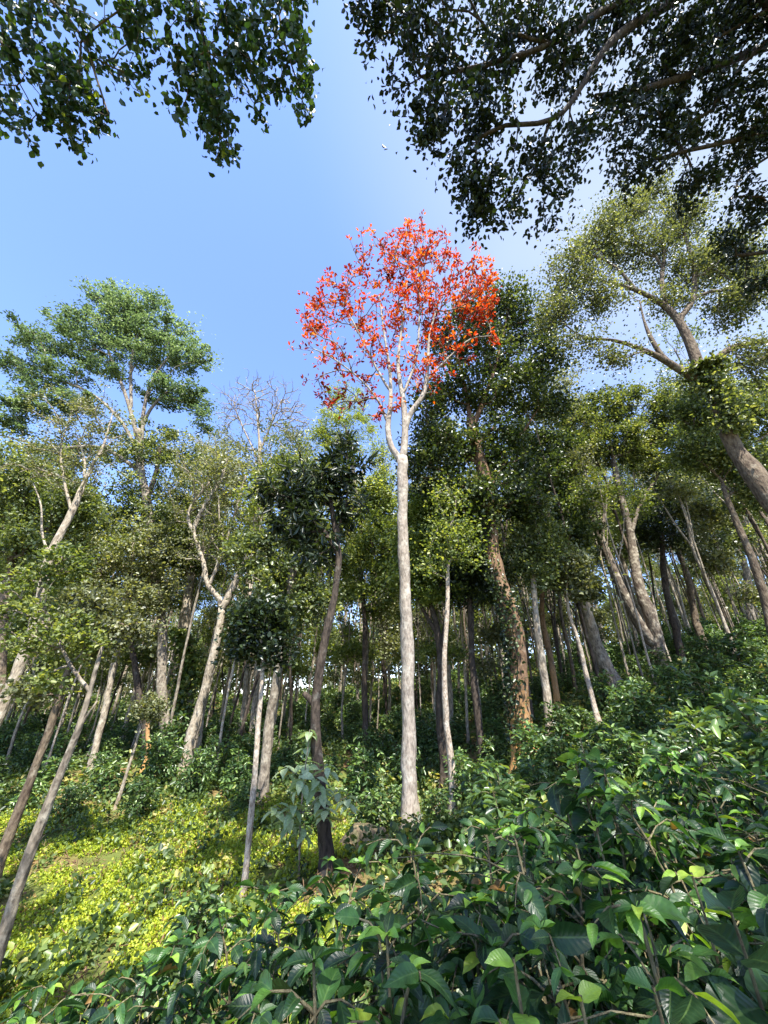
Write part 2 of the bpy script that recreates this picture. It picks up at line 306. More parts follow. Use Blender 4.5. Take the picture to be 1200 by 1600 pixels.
# ------------------------------------------------------------------ tree growth
class Skel:
    def __init__(s, cap=30000):
        s.p = np.zeros((cap, 3)); s.d = np.zeros((cap, 3)); s.par = np.full(cap, -1); s.pl = np.zeros(cap); s.r = np.zeros(cap); s.ok = np.zeros(cap, bool); s.gen = np.zeros(cap, bool); s.n = 0
    def put(s, p, d, par, pl, r=0, ok=True, gen=True):
        i = s.n; s.p[i] = p; s.d[i] = d; s.par[i] = par; s.pl[i] = pl; s.r[i] = r; s.ok[i] = ok; s.gen[i] = gen; s.n += 1; return i
    def line(s, pts, rad, att=0.0, par=-1):
        pts = np.asarray(pts); d = nrm(np.gradient(pts, axis=0)); cum = np.r_[0, np.cumsum(np.linalg.norm(np.diff(pts, axis=0), axis=1))]; T = cum[-1]
        pl0 = 0 if par < 0 else s.pl[par]
        for k in range(len(pts)):
            par = s.put(pts[k], d[k], par, pl0 + max(0, cum[k] - att * T) , rad[k], cum[k] >= att * T, False)
    def grow(s, tips, bf=.28, seg=.45, jit=.05, bend=.4, ang=.7, trop=0.0):
        ctr = s.p[:s.n][s.ok[:s.n]].mean(0) if s.ok[:s.n].any() else s.p[s.n - 1]
        dd = np.min(np.linalg.norm(tips[:, None] - s.p[:s.n][s.ok[:s.n]][None], axis=2), axis=1)
        tips = tips[np.argsort(dd * rng.uniform(.75, 1.25, len(tips)))]
        ends = []
        for t in tips:
            if s.n > len(s.p) - 60: break
            n = s.n; v = t - s.p[:n]; dist = np.linalg.norm(v, axis=1) + 1e-6
            cosn = (v * s.d[:n]).sum(1) / dist
            cost = dist * (1 + ang * (1 - cosn)) + bf * s.pl[:n] + np.where(s.ok[:n], 0, 1e6)
            b = int(np.argmin(cost)); L_ = dist[b]; k = max(2, int(L_ / seg)); 
            p0 = s.p[b]; p1 = p0 + nrm(s.d[b] * .8 + v[b] / L_ + np.array([0, 0, trop])) * L_ * bend; par = b; last = p0
            jv = rng.normal(0, jit * L_, 3)
            for q in range(1, k + 1):
                u = q / k; p = (1 - u) ** 2 * p0 + 2 * u * (1 - u) * p1 + u * u * t + jv * math.sin(u * math.pi) + rng.normal(0, jit * seg * .6, 3) * (q < k)
                dv = p - last; l = np.linalg.norm(dv) + 1e-9
                par = s.put(p, dv / l, par, s.pl[par] + l); last = p
            ends.append(par)
        return np.array(ends)
    def mesh(s, mb, rtip=.008, expo=.5, rmax=None):
        n = s.n; cnt = np.zeros(n); kids = np.zeros(n, int)
        for i in range(n): 
            if s.par[i] >= 0: kids[s.par[i]] += 1
        cnt[(kids == 0)] = 1
        for i in range(n - 1, 0, -1):
            if s.par[i] >= 0: cnt[s.par[i]] += cnt[i]
        g = s.gen[:n]; r = rtip * np.maximum(cnt, 1) ** expo
        for i in range(n):
            if g[i]:
                pr = s.r[s.par[i]]; s.r[i] = min(r[i], pr * (.72 if not g[s.par[i]] else .985), rmax or 9)
                s.r[i] = max(s.r[i], rtip * .7)
        s.cnt = cnt; main = {}
        for i in range(n):
            q = s.par[i]
            if g[i] and q >= 0 and (q not in main or cnt[i] > cnt[main[q]]) and g[q]: main[q] = i
        for i in range(n):
            if g[i] and main.get(s.par[i]) != i:
                ch = [i]
                while ch[-1] in main: ch.append(main[ch[-1]])
                q = s.par[i]; pts = np.vstack([s.p[q], s.p[ch]]); rr = np.r_[s.r[i] * (1.25 if len(ch) > 2 else 1), s.r[ch]]; rr[-1] *= .45
                R = rr.max(); tube(mb, pts, rr, 3 if R < .018 else (5 if R < .07 else 9), .04 if R > .07 else 0)

def ell_tips(blobs, n, shell=.45, upb=0.0):
    w = np.array([(b[3] * b[4] * b[5]) ** (2 / 3) * (b[6] if len(b) > 6 else 1) for b in blobs]); w = w / w.sum()
    out = []
    for b, k in zip(blobs, rng.multinomial(n, w)):
        u = nrm(rng.normal(0, 1, (k, 3))); 
        if upb: u[:, 2] = np.abs(u[:, 2]) * upb + u[:, 2] * (1 - upb)
        r = (shell + (1 - shell) * rng.random((k, 1)) ** .6)
        out.append(np.array(b[:3]) + (u * r + rng.normal(0, .14, (k, 3))) * np.array(b[3:6]))
    return np.vstack(out)

def make_tree(name, label, cat, trunk, rad, blobs, limbs=(), tips=120, lpt=70, L=.14, W=.05, sig=.4, leaf='leaf_mid', bark='bark_grey',
              att=.5, bf=.28, seg=.5, kind='hex', up=.6, group=None, flare=.5, rtip=.009, shell=.45, jit=.06, rfn=None, droop=0., flat=.65, along=.35, ros=False,
              extra=None, twigbark=None, expo=.5, bend=.4, upb=0., rmax=None, ksides=14):
    """trunk: world pts from the ground up; rad: radii at those points; limbs: list of (pts, radii)"""
    sig *= .76
    if name not in ('red_leaved_tree', 'overhanging_tree', 'dark_broadleaf_tree', 'forest_tree'): lpt = int(lpt * 1.35); L *= .80; W *= .84
    base = np.array(trunk[0], float); trunk = [np.array(p, float) - base for p in trunk]
    root = thing(name, label, cat, base, group)
    ln = smooth_line(trunk, .3); cum = np.r_[0, np.cumsum(np.linalg.norm(np.diff(trunk, axis=0), axis=1))]
    cl = np.r_[0, np.cumsum(np.linalg.norm(np.diff(ln, axis=0), axis=1))]; rr = np.interp(cl / cl[-1], cum / cum[-1], rad)
    ln[1:-1] += rng.normal(0, .012, (len(ln) - 2, 3)) * np.minimum(1, rr[1:-1] * 6)[:, None]
    wb = .12 if name == 'red_leaved_tree' else .55; wz = np.minimum(1, cl / 2.0) * np.minimum(1, (cl[-1] - cl) / 2.0); w1, w2 = rng.uniform(.5, 1.1, 2); w3, w4 = rng.random(2) * 6
    ln[:, 0] += wz * rr * wb * np.sin(cl * w1 + w3); ln[:, 1] += wz * rr * wb * np.sin(cl * w2 + w4)
    rt = rr * (1 + .05 * np.sin(cl * 2.3 + w3) + .04 * np.sin(cl * 5.1 + w4)) * (1 + flare * np.exp(-cl / .35)); mb = MB(); tube(mb, ln, rt, ksides, .05, True, .4 if rr[0] > .08 else .15); mb.build('trunk', bark, root)
    sk = Skel(); sk.line(ln, rr, att)
    for pts, r2 in limbs:
        lp = smooth_line([np.array(p, float) - base for p in pts], .3); q = np.linspace(0, 1, len(lp)); lr = np.interp(q, np.linspace(0, 1, len(r2)), r2)
        k = int(np.argmin(np.linalg.norm(sk.p[:sk.n] - lp[0], axis=1))); lp[0] = sk.p[k]
        m2 = MB(); tube(m2, lp, lr, 10, .04); m2.build('limb', bark, root); sk.line(lp, lr, .15, k)
    if blobs:
        bl = [(b[0] - base[0], b[1] - base[1], b[2] - base[2], *b[3:]) for b in blobs]
        tp = ell_tips(bl, tips, shell, upb)
        ends = sk.grow(tp, bf, seg, jit, bend); mb = MB(); sk.mesh(mb, rtip, expo, rmax); mb.build('branchwork', twigbark or bark, root)
        if lpt:
            mb = MB(); E = sk.p[ends]
            sv = np.repeat(np.exp(rng.normal(0, .35, len(E))), lpt)[:, None]; c = np.repeat(E, lpt, axis=0) + np.clip(rng.normal(0, 1, (len(E) * lpt, 3)), -1.7, 1.7) * np.array([sig, sig, sig * flat]) * sv
            # each spray keeps a hue of its own
            h = np.repeat(np.clip(rng.normal(.45, .22, len(E)), 0, 1), lpt); rn = np.clip(h + rng.normal(0, .18, len(h)), 0, 1)
            ou = np.repeat(sk.d[ends], lpt, axis=0)
            if ros:
                off = c - np.repeat(E, lpt, axis=0); ou = nrm(off) * 2.5 + ou * .8; c = np.repeat(E, lpt, axis=0) + off * .35
            if along:
                fine = np.where(sk.gen[:sk.n] & (sk.cnt[:sk.n] <= 4))[0]; k = int(len(c) * along)
                pk = rng.choice(fine, k); c2 = sk.p[pk] + np.clip(rng.normal(0, sig * .35, (k, 3)), -sig * .7, sig * .7); c = np.vstack([c, c2]); rn = np.r_[rn, np.clip(rng.normal(.4, .22, k), 0, 1)]; ou = np.vstack([ou, sk.d[pk]])
            kk = len(E) * lpt; kp = np.ones(len(c), bool); kp[:kk] = rng.random(kk) < np.repeat(rng.uniform(.12, 1, len(E)), lpt); c, rn, ou = c[kp], rn[kp], ou[kp]
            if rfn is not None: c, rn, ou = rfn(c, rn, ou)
            leaf_cloud(mb, c, L, W, up, kind, rn, ou, droop); mb.build('crown', leaf, root)
    if extra: extra(root, ln, rr)
    return root

def px_tree(name, label, cat, Y, line, w, blobs, limbs=(), ground=True, **kw):
    """line [(px,py[,Y])], w widths in photo pixels (base..top), blobs [(px,py,rx,ry[,Y[,weight]])] in photo pixels"""
    pts = [PY(p[0], p[1], p[2] if len(p) > 2 else Y) for p in line]
    rad = [w_ * {'red_leaved_tree': .42, 'great_green_tree': .40, 'pale_sapling': .42, 'pale_slender_tree': .38}.get(name, .34) / F * depth(p) for w_, p in zip(np.interp(np.linspace(0, 1, len(pts)), np.linspace(0, 1, len(w)), w), pts)]
    b0 = pts[0].copy(); zz = g1(b0[0], b0[1]) - .12
    if ground:
        if b0[2] - zz > .5: pts.insert(0, np.array([b0[0] + (b0[0] - pts[1][0]) * .1, b0[1], zz])); rad.insert(0, rad[0] * 1.05)
        else: pts[0][2] = zz
    bl = []
    for b in blobs:
        yy = b[4] if len(b) > 4 and b[4] else Y; c = PY(b[0], b[1], yy); k = depth(c) / F
        bl.append((c[0], c[1], c[2], b[2] * k, (b[2] + b[3]) * .5 * k, b[3] * k, b[5] if len(b) > 5 else 1))
    lm = []
    for ll, lw in limbs:
        lp = [PY(p[0], p[1], p[2] if len(p) > 2 else Y) for p in ll]
        lm.append((lp, [w_ * .40 / F * depth(p) for w_, p in zip(np.interp(np.linspace(0, 1, len(lp)), np.linspace(0, 1, len(lw)), lw), lp)]))
    return make_tree(name, label, cat, pts, rad, bl, lm, **kw)
# ------------------------------------------------------------------ ground
def build_ground():
    m, t = mat_new('soil'); N = t.nodes; K = t.links
    out = N.new('ShaderNodeOutputMaterial'); p = N.new('ShaderNodeBsdfPrincipled'); p.inputs['Roughness'].default_value = .95; p.inputs['Specular IOR Level'].default_value = .1
    tx = N.new('ShaderNodeTexCoord')
    n1 = N.new('ShaderNodeTexNoise'); n1.inputs['Scale'].default_value = .55; n1.inputs['Detail'].default_value = 6; K.new(tx.outputs['Object'], n1.inputs['Vector'])
    n2 = N.new('ShaderNodeTexNoise'); n2.inputs['Scale'].default_value = 14; n2.inputs['Detail'].default_value = 8; n2.inputs['Roughness'].default_value = .7; K.new(tx.outputs['Object'], n2.inputs['Vector'])
    r1 = ramp(t, [(.3, (.085, .045, .022)), (.5, (.19, .11, .055)), (.72, (.34, .24, .13))]); K.new(n2.outputs['Fac'], r1.inputs[0])
    r2 = ramp(t, [(.36, (0, 0, 0)), (.52, (1, 1, 1))]); K.new(n1.outputs['Fac'], r2.inputs[0])
    g = N.new('ShaderNodeMix'); g.data_type = 'RGBA'; K.new(r2.outputs[0], g.inputs['Factor']); K.new(r1.outputs[0], g.inputs[6]); g.inputs[7].default_value = (.10, .12, .03, 1)
    K.new(g.outputs[2], p.inputs['Base Color'])
    bu = N.new('ShaderNodeBump'); bu.inputs['Strength'].default_value = .9; bu.inputs['Distance'].default_value = .06; K.new(n2.outputs['Fac'], bu.inputs['Height']); K.new(bu.outputs[0], p.inputs['Normal'])
    K.new(p.outputs[0], out.inputs[0]); M['soil'] = m
    u = np.linspace(-1, 1, 301); ax = 14 * np.sinh(u * 5.3) / 1.0 * .6; ax = ax * (900 / ax[-1]) ** 0
    X, Y = np.meshgrid(ax, ax + 12, indexing='ij'); Z = gz(X, Y); n = len(u)
    i = np.arange(n - 1)[:, None] * n; j = np.arange(n - 1)[None]
    mb = MB(); mb.add(np.stack([X, Y, Z], -1).reshape(-1, 3), np.stack([i + j, i + n + j, i + n + j + 1, i + j + 1], -1).reshape(-1, 4))
    o = mb.build('ground', 'soil'); o['kind'] = 'structure'; return o
build_ground()

# ------------------------------------------------------------------ hero trees
def vine(y0, y1, n, side=(-1, -.4), L=.11, mat='leaf_dark', spread=.06, label=None):
    def f(root, ln, rr):
        cum = np.r_[0, np.cumsum(np.linalg.norm(np.diff(ln, axis=0), axis=1))]
        h = y0 + (y1 - y0) * rng.random(n) ; ce = np.stack([np.interp(h, cum, ln[:, k]) for k in range(3)], -1); r = np.interp(h, cum, rr)
        a0 = math.atan2(side[1], side[0]); a = a0 + rng.normal(0, .8, n) + .5 * np.sin(h * 1.7)
        o = np.stack([np.cos(a), np.sin(a), np.zeros(n)], -1); c = ce + o * (r + .02 + np.abs(rng.normal(0, spread, n)))[:, None]
        mb = MB(); leaf_cloud(mb, c, L, L * .38, .3, 'hex', None, o, .5)
        for k in range(5):
            hh = np.linspace(y0 + rng.random() * .5, y1 - rng.random(), 40); aa = a0 + rng.normal(0, .5) + .4 * np.sin(hh * 1.3 + k * 2)
            cc = np.stack([np.interp(hh, cum, ln[:, q]) for q in range(3)], -1) + np.stack([np.cos(aa), np.sin(aa), 0 * aa], -1) * (np.interp(hh, cum, rr) + .012)[:, None]
            tube(mb, cc, np.full(40, .011), 4)
        mb.build('climbing_vine', mat, root)
    return f

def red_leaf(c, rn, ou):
    # upper and right-hand sprays are scarlet to orange, low left ones are dark maroon; many twigs are already bare
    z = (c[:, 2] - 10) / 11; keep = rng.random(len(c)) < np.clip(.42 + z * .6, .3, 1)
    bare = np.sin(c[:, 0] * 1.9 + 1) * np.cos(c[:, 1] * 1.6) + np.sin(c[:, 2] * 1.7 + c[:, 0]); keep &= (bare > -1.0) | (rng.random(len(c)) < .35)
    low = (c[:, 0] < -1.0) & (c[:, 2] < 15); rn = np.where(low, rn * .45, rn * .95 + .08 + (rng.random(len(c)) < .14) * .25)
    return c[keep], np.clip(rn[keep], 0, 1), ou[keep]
px_tree('red_leaved_tree', 'tall straight pale-trunked tree with sparse scarlet and orange leaves, centre of the clearing', 'tree', 11,
        [(641,1298),(640,1240),(638,1120),(635,1000),(632,880),(629,790),(628,715)], (31,26,25,24,21,19,19),
        [(640,385,40,32),(590,415,50,45),(670,420,65,50),(735,440,42,45),(525,470,48,48),(590,500,60,50),(660,480,60,50),(745,490,38,40),(500,540,40,42),(487,500,28,36),(745,470,40,36),
         (565,560,60,40),(640,580,50,40),(700,545,55,40),(770,525,16,16),(545,625,45,25),(600,640,45,25),(680,600,35,25),(500,600,25,20)],
        [([(629,722),(612,700),(606,670),(610,630),(609,580),(600,520),(592,460)], (14,10,6,4,2)),
         ([(630,720),(633,670),(630,625),(622,570),(628,510),(636,440)], (15,11,7,4,2)),
         ([(632,665),(645,640),(662,615),(668,575),(672,520),(690,460)], (12,9,6,4,2)),
         ([(607,665),(590,625),(560,590),(520,560),(490,545)], (6,4,3,2)), ([(665,595),(700,560),(735,530),(768,525)], (5,4,3,2)),
         ([(629,620),(650,560),(655,500),(655,430)], (6,5,3,2)), ([(608,610),(580,560),(550,500),(530,470)], (6,4,3,2))],
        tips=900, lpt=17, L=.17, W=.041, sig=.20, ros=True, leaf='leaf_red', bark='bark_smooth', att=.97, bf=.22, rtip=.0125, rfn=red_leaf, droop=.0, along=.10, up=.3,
        seg=.5, jit=.05, flat=1, shell=.25, bend=.45, expo=.40, upb=.3, twigbark='bark_grey')

px_tree('dark_broadleaf_tree', 'dark-barked tree with drooping glossy black-green leaves, left of the red-leaved tree', 'tree', 9,
        [(514,1345),(505,1270),(499,1200),(493,1130),(497,1060),(508,990),(520,930),(526,870),(522,820),(515,770)], (30,28,26,23,20,17,15,12,9),
        [(432,768,32,28),(480,748,42,34),(535,735,38,32),(505,800,45,40),(455,815,28,30),(490,850,40,36),(545,785,25,35),(540,700,22,20)],
        [([(493,1105),(484,1092),(474,1083)], (15,13,9)), ([(524,860),(500,820),(470,795),(440,780)], (8,6,4)), ([(523,840),(540,790),(545,740)], (7,5,3))],
        tips=200, lpt=20, L=.28, W=.036, sig=.24, ros=True, leaf='leaf_dark', bark='bark_dark', att=.72, droop=.9, up=.35, along=.2, rtip=.009)
px_tree('slender_forest_tree', 'brown forked tree standing just behind the dark broadleaf tree, with a sunlit upper trunk', 'tree', 14,
        [(408,1258),(418,1180),(428,1100),(440,1020),(450,940),(456,880),(462,840)], (25,22,20,18,15),
        [(440,900,60,45),(500,930,40,30),(400,860,40,40),(470,830,50,40),(430,960,50,40)], [([(456,880),(470,850),(485,830)], (10,7,4))],
        tips=150, lpt=60, leaf='leaf_mid', bark='bark_grey', att=.6, L=.18, W=.06)
px_tree('pale_sapling', 'thin crooked pale sapling pole with a small round crown, on the yellow-green slope', 'sapling', 8.5,
        [(378,1410),(386,1350),(392,1280),(399,1200),(403,1130),(408,1075),(411,1030)], (12,11,10,9,7),
        [(405,975,42,36),(390,1010,28,26),(425,1015,24,26),(415,950,36,20)], tips=90, lpt=42, leaf='leaf_dark', bark='bark_pale', att=.8, L=.13, W=.045, sig=.22, flare=.2)
px_tree('forked_grey_tree', 'grey tree forking low into two bare pale limbs, left of the pale sapling', 'tree', 17,
        [(287,1212),(297,1160),(313,1100),(327,1040),(343,975),(347,950)], (23,21,19,17,16),
        [(320,730,65,50),(370,760,50,50),(290,780,45,40),(350,840,50,40),(390,850,35,35),(310,860,40,30)],
        [([(347,955),(365,915),(385,870),(402,800),(405,760)], (15,13,10,6)), ([(345,958),(343,935),(325,915),(318,880),(305,840),(295,800),(330,750)], (10,9,8,6,4)),
         ([(325,920),(345,870),(365,810),(385,740)], (7,6,4)), ([(300,830),(320,790),(345,750),(355,715)], (9,8,6,3))],
        tips=230, lpt=26, L=.15, W=.04, leaf='leaf_olive', bark='bark_tan', att=.9, sig=.35, rtip=.016)
px_tree('vine_clad_tree', 'pale upright trunk wrapped in climbing vine at its foot, behind the forked grey tree', 'tree', 22,
        [(285,1140),(291,1060),(294,980),(293,910),(298,850)], (27,24,22,18,14), [(300,820,55,45),(250,850,50,40),(290,880,45,30),(345,880,30,30)],
        tips=130, lpt=60, leaf='leaf_mid', bark='bark_tan', att=.75, L=.2, W=.07, extra=vine(.2, 6.2, 2600, (0, -1), .2, 'leaf_under', .35))
px_tree('slender_forest_tree', 'slim pale leaning tree with an orange-stained foot at far left of the coffee slope', 'tree', 18,
        [(141,1202),(152,1160),(165,1110),(174,1060),(184,1000),(192,950),(200,880)], (14,13,12,10,7),
        [(195,860,70,50),(230,910,50,40),(150,900,55,45),(200,950,60,35),(120,960,45,35)], tips=170, lpt=62, leaf='leaf_olive', bark='bark_tan', att=.75, L=.17, W=.06)
px_tree('dark_crowned_tree', 'olive-crowned tree with a thin black trunk showing through gaps, left of the bare grey tree', 'tree', 19,
        [(228,1160),(215,1080),(203,980),(204,880),(222,800),(245,740),(250,700)], (15,13,12,10,9),
        [(235,690,55,38),(280,710,45,38),(200,715,42,40),(250,760,50,35),(180,800,60,50),(240,820,60,40),(130,830,50,45)],
        tips=260, lpt=60, leaf='leaf_mid', bark='bark_dark', att=.6, L=.19, W=.06, sig=.42)
px_tree('leaning_tree', 'thick mossy tree at left edge with pale open upper branches and few leaves', 'tree', 12,
        [(-12,1150),(12,1075),(38,1010),(62,930),(78,870),(112,800),(128,762)], (27,24,21,18,15,11),
        [(150,650,40,45),(120,690,45,45),(95,640,40,35),(170,690,30,40),(60,720,50,35),(120,750,50,30)],
        [([(128,762),(145,725),(160,700),(175,650)], (8,6,4,2)), ([(112,800),(100,750),(95,700),(110,650)], (6,5,3,2)), ([(130,755),(132,720),(120,680)], (6,4,2)),
         ([(78,870),(66,835),(64,790),(52,755)],(5,4,3,2))],
        tips=210, lpt=24, L=.11, W=.032, leaf='leaf_olive', bark='bark_tan', att=.85, sig=.26, rtip=.012)
px_tree('leaning_tree', 'nearest leaning trunk at lower left corner with peeling grey bark', 'tree', 7,
        [(-14,1530),(12,1450),(38,1370),(66,1290),(98,1200),(122,1140),(140,1080),(160,1010)], (27,25,23,20,17,14,10,7),
        [(95,880,35,25),(50,925,48,38),(60,985,42,32),(20,950,35,40),(100,1000,45,30),(150,985,40,35),(90,1065,35,18)],
        [([(122,1140),(135,1120),(152,1095)], (7,5,3)), ([(140,1080),(110,1040),(85,985),(60,930)], (8,6,4)), ([(60,930),(75,900),(98,870)], (5,4,3))],
        tips=110, lpt=30, leaf='leaf_lime', bark='bark_grey', att=.82, L=.10, W=.03, sig=.17, flare=.15)
px_tree('leaning_tree', 'dark leaning trunk sunlit on its upper part, beside the peeling trunk at lower left', 'tree', 10,
        [(18,1290),(42,1220),(60,1170),(80,1120),(100,1060),(130,1000)], (20,18,17,14,9), [(140,950,50,35),(180,990,40,30),(120,1010,35,25),(60,1080,30,18)],
        tips=110, lpt=44, leaf='leaf_olive', bark='bark_brown', att=.7, L=.13, W=.045, sig=.28)
px_tree('feathery_canopy_tree', 'tall wide umbrella-crowned tree with blue-green feathery foliage, upper left', 'tree', 19,
        [(262,1150),(255,1050),(246,950),(236,860),(228,780),(222,720),(216,672)], (22,20,18,17,15),
        [(165,462,30,20),(215,480,45,22),(265,515,40,24),(300,560,30,26),(110,500,32,22),(60,535,42,20),(30,570,28,18),(120,545,55,22),(185,525,60,22),(230,555,60,24),
         (80,590,50,20),(160,585,45,16),(290,620,38,20),(245,610,45,16),(50,635,50,20),(110,630,40,16),(20,665,35,16),(310,655,22,22),(195,500,55,25)],
        [([(222,720),(206,650),(190,600),(170,550),(155,500)], (9,7,5,3)), ([(220,710),(225,640),(240,590),(270,550)], (9,7,5,3)), ([(218,680),(235,640),(265,610),(295,600)], (7,5,3)),
         ([(222,720),(190,660),(150,620),(110,600),(70,590)], (8,6,5,3)), ([(224,740),(160,700),(90,700),(40,690),(0,680)], (8,7,5,3)), ([(205,640),(205,570),(215,510)], (6,5,3))],
        tips=620, lpt=84, L=.23, W=.058, leaf='leaf_blue', bark='bark_grey', att=.9, sig=.38, flat=.35, up=.9, shell=.2, rtip=.010, along=.12)
rng = np.random.default_rng(31)
px_tree('bare_tree', 'leafless grey tree with a fan of fine bare twigs against the sky', 'tree', 23,
        [(398,1120),(400,1000),(402,900),(404,800),(405,740),(406,690)], (15,13,12,10,8),
        [(405,615,55,30),(372,635,36,40),(445,640,38,42),(410,660,60,40),(470,665,24,34),(350,660,20,30)], [([(406,700),(402,650),(398,610)], (5,4,2)), ([(406,705),(425,660),(440,625)], (5,3,2)), ([(405,720),(385,680),(368,640)], (4,3,2))],
        tips=1000, lpt=0, leaf='leaf_olive', bark='bark_tan', twigbark='bark_tan', att=.86, rtip=.015, shell=.1, upb=.5, bf=.18, bend=.5)
px_tree('yellow_feathery_tree', 'airy yellow-green feathery tree glowing behind the red-leaved tree', 'tree', 21,
        [(572,1110),(570,1000),(566,900),(560,800),(552,730),(548,690)], (14,12,10,9,7),
        [(540,625,34,26),(520,665,30,26),(560,665,34,26),(590,710,26,22),(600,745,22,18),(575,760,20,16),(530,700,34,22),(500,690,22,20)],
        [([(552,730),(545,690),(535,650)], (5,4,2)), ([(556,760),(575,720),(590,700)], (5,3,2))],
        tips=240, lpt=42, L=.18, W=.035, leaf='leaf_lime', bark='bark_grey', att=.75, sig=.36, flat=.35, up=.9, rtip=.009)
px_tree('grey_green_tree', 'hazy grey-green crown filling the gap below the bare tree', 'tree', 24,
        [(380,1110),(385,980),(390,880),(400,800),(440,740)], (14,12,10,8,6), [(440,700,45,35),(470,740,40,35),(410,750,40,35),(350,700,40,35),(480,690,25,25),(380,800,45,35)],
        tips=260, lpt=40, L=.2, W=.045, leaf='leaf_olive', bark='bark_tan', att=.6, sig=.5, rtip=.014)
px_tree('great_green_tree', 'massive dark green tree whose orange-footed trunk wears a climbing vine, right of the red-leaved tree', 'tree', 13,
        [(828,1205),(818,1150),(805,1080),(797,1010),(788,930),(778,870),(770,830),(755,760),(742,700),(735,650)], (47,42,38,35,33,31,29,24,20,16),
        [(790,480,38,34),(740,500,38,30),(830,510,34,36),(700,540,34,26),(770,550,55,36),(850,570,34,34),(720,610,48,36),(800,620,50,36),(670,640,30,32),(860,640,26,30),
         (690,700,45,36),(760,690,48,32),(655,730,28,32),(720,755,40,30),(800,720,40,34),(780,775,50,34),(740,800,36,26),(820,780,32,30)],
        [([(748,730),(720,700),(690,680),(660,670)], (12,9,6,4)), ([(742,700),(770,670),(810,680),(840,640)], (9,7,5,3)), ([(736,660),(725,600),(715,550)], (10,7,4)), ([(738,670),(765,600),(785,530),(795,480)], (11,8,5,3))],
        tips=600, lpt=66, L=.18, W=.06, leaf='leaf_deep', bark='bark_orange', att=.62, sig=.42, extra=vine(.6, 8.5, 1500, (-1, -.75), .12, 'leaf_dark', .05), rtip=.011, along=.2)
px_tree('round_bushy_tree', 'glossy yellow-green bushy-crowned tree standing right behind the red-leaved trunk', 'tree', 15,
        [(690,1120),(688,1040),(680,980),(668,930),(660,890)], (17,15,14,11,8),
        [(690,800,45,34),(735,850,40,34),(650,850,40,34),(690,890,60,30),(725,790,40,26),(655,795,34,26),(760,900,34,28),(700,840,60,30),(640,900,34,30),(690,930,55,18)],
        [([(686,1020),(700,960),(712,900)], (10,8,5)), ([(682,990),(655,940),(640,890)], (8,6,4))],
        tips=420, lpt=62, L=.16, W=.058, leaf='leaf_lime', bark='bark_dark', att=.7, sig=.32)
px_tree('round_bushy_tree', 'lower glossy bushy-crowned tree left of the red-leaved trunk', 'tree', 19,
        [(572,1090),(570,1020),(568,960),(566,920)], (13,11,9,7), [(590,850,40,36),(555,880,38,30),(600,900,34,28),(570,935,42,24),(610,820,26,26),(560,815,38,30),(590,780,30,24)],
        tips=260, lpt=60, L=.18, W=.06, leaf='leaf_lime', bark='bark_dark', att=.6, sig=.4)
px_tree('pale_slender_tree', 'slender pale spotted trunk just right of the red-leaved tree', 'tree', 12.3,
        [(711,1280),(706,1210),(700,1150),(697,1090),(696,1020),(698,950),(700,880)], (17,15,13,11,9,7), [(705,830,30,30),(725,850,26,34),(685,870,26,30),(700,780,26,20)], tips=80, lpt=30, leaf='leaf_lime', bark='bark_pale', att=.85, L=.14, W=.05)
px_tree('dark_crowned_tree', 'black-trunked tree with a compact dark crown, left of the orange-footed trunk', 'tree', 14.5,
        [(757,1215),(750,1150),(743,1070),(737,1000),(735,940)], (19,17,15,14,14), [(735,890,40,30),(710,910,26,24),(765,905,28,26),(740,860,34,22),(745,930,36,16)],
        tips=150, lpt=62, leaf='leaf_dark', bark='bark_dark', att=.8, L=.15, W=.055, sig=.32)
px_tree('pale_slender_tree', 'straight pale mossy trunk beside the orange-footed trunk, on its right', 'tree', 14,
        [(862,1182),(855,1110),(848,1040),(842,980),(834,910),(826,850)], (19,17,16,14,11,8), [(830,830,34,26),(850,860,28,24),(810,870,24,22),(835,900,24,18)], tips=90, lpt=50, leaf='leaf_mid', bark='bark_tan', att=.8, L=.15, W=.05, extra=None)
px_tree('slender_forest_tree', 'dark curved trunk with a rust-coloured patch, right of the straight pale mossy trunk', 'tree', 17,
        [(878,1135),(866,1080),(856,1010),(848,950),(850,900)], (15,14,13,11,9), [(865,870,36,28),(880,900,26,24),(850,840,28,24)], tips=90, lpt=60, leaf='leaf_mid', bark='bark_orange', att=.8, L=.17, W=.06)
px_tree('leaning_tree', 'broad-based leaning trunk with grey lichen, mid right of the wood', 'tree', 18,
        [(963,1070),(938,1010),(912,950),(888,900),(868,850),(850,800),(838,760)], (36,32,28,24,20,16),
        [(850,740,42,34),(890,790,38,32),(820,690,34,30),(880,850,34,28),(910,830,28,24),(870,700,34,28)], tips=250, lpt=66, leaf='leaf_deep', bark='bark_grey', att=.6, L=.18, W=.06, sig=.4)
px_tree('twin_trunked_tree', 'twin-trunked tree spreading a flat sunlit green crown, right half of the wood', 'tree', 19,
        [(1034,1058),(1022,1000),(1010,950),(998,900),(985,840),(970,770),(958,720)], (30,27,23,19,15,11),
        [(950,640,46,30),(1000,640,44,28),(905,665,36,28),(1040,670,36,28),(960,690,60,28),(900,710,34,24),(1010,720,40,24),(870,640,26,22)],
        [([(1022,1010),(990,960),(962,900),(938,840),(915,800),(895,770),(880,750)], (21,18,15,11,6)), ([(962,740),(955,700),(950,660)], (8,5,3)), ([(940,845),(945,800),(950,760),(965,730)], (8,6,3)), ([(985,840),(1000,790),(1030,740)], (8,6,4))],
        tips=420, lpt=62, leaf='leaf_mid', bark='bark_mottle', att=.7, L=.17, W=.055, sig=.38, flat=.4, up=.85, rtip=.011)
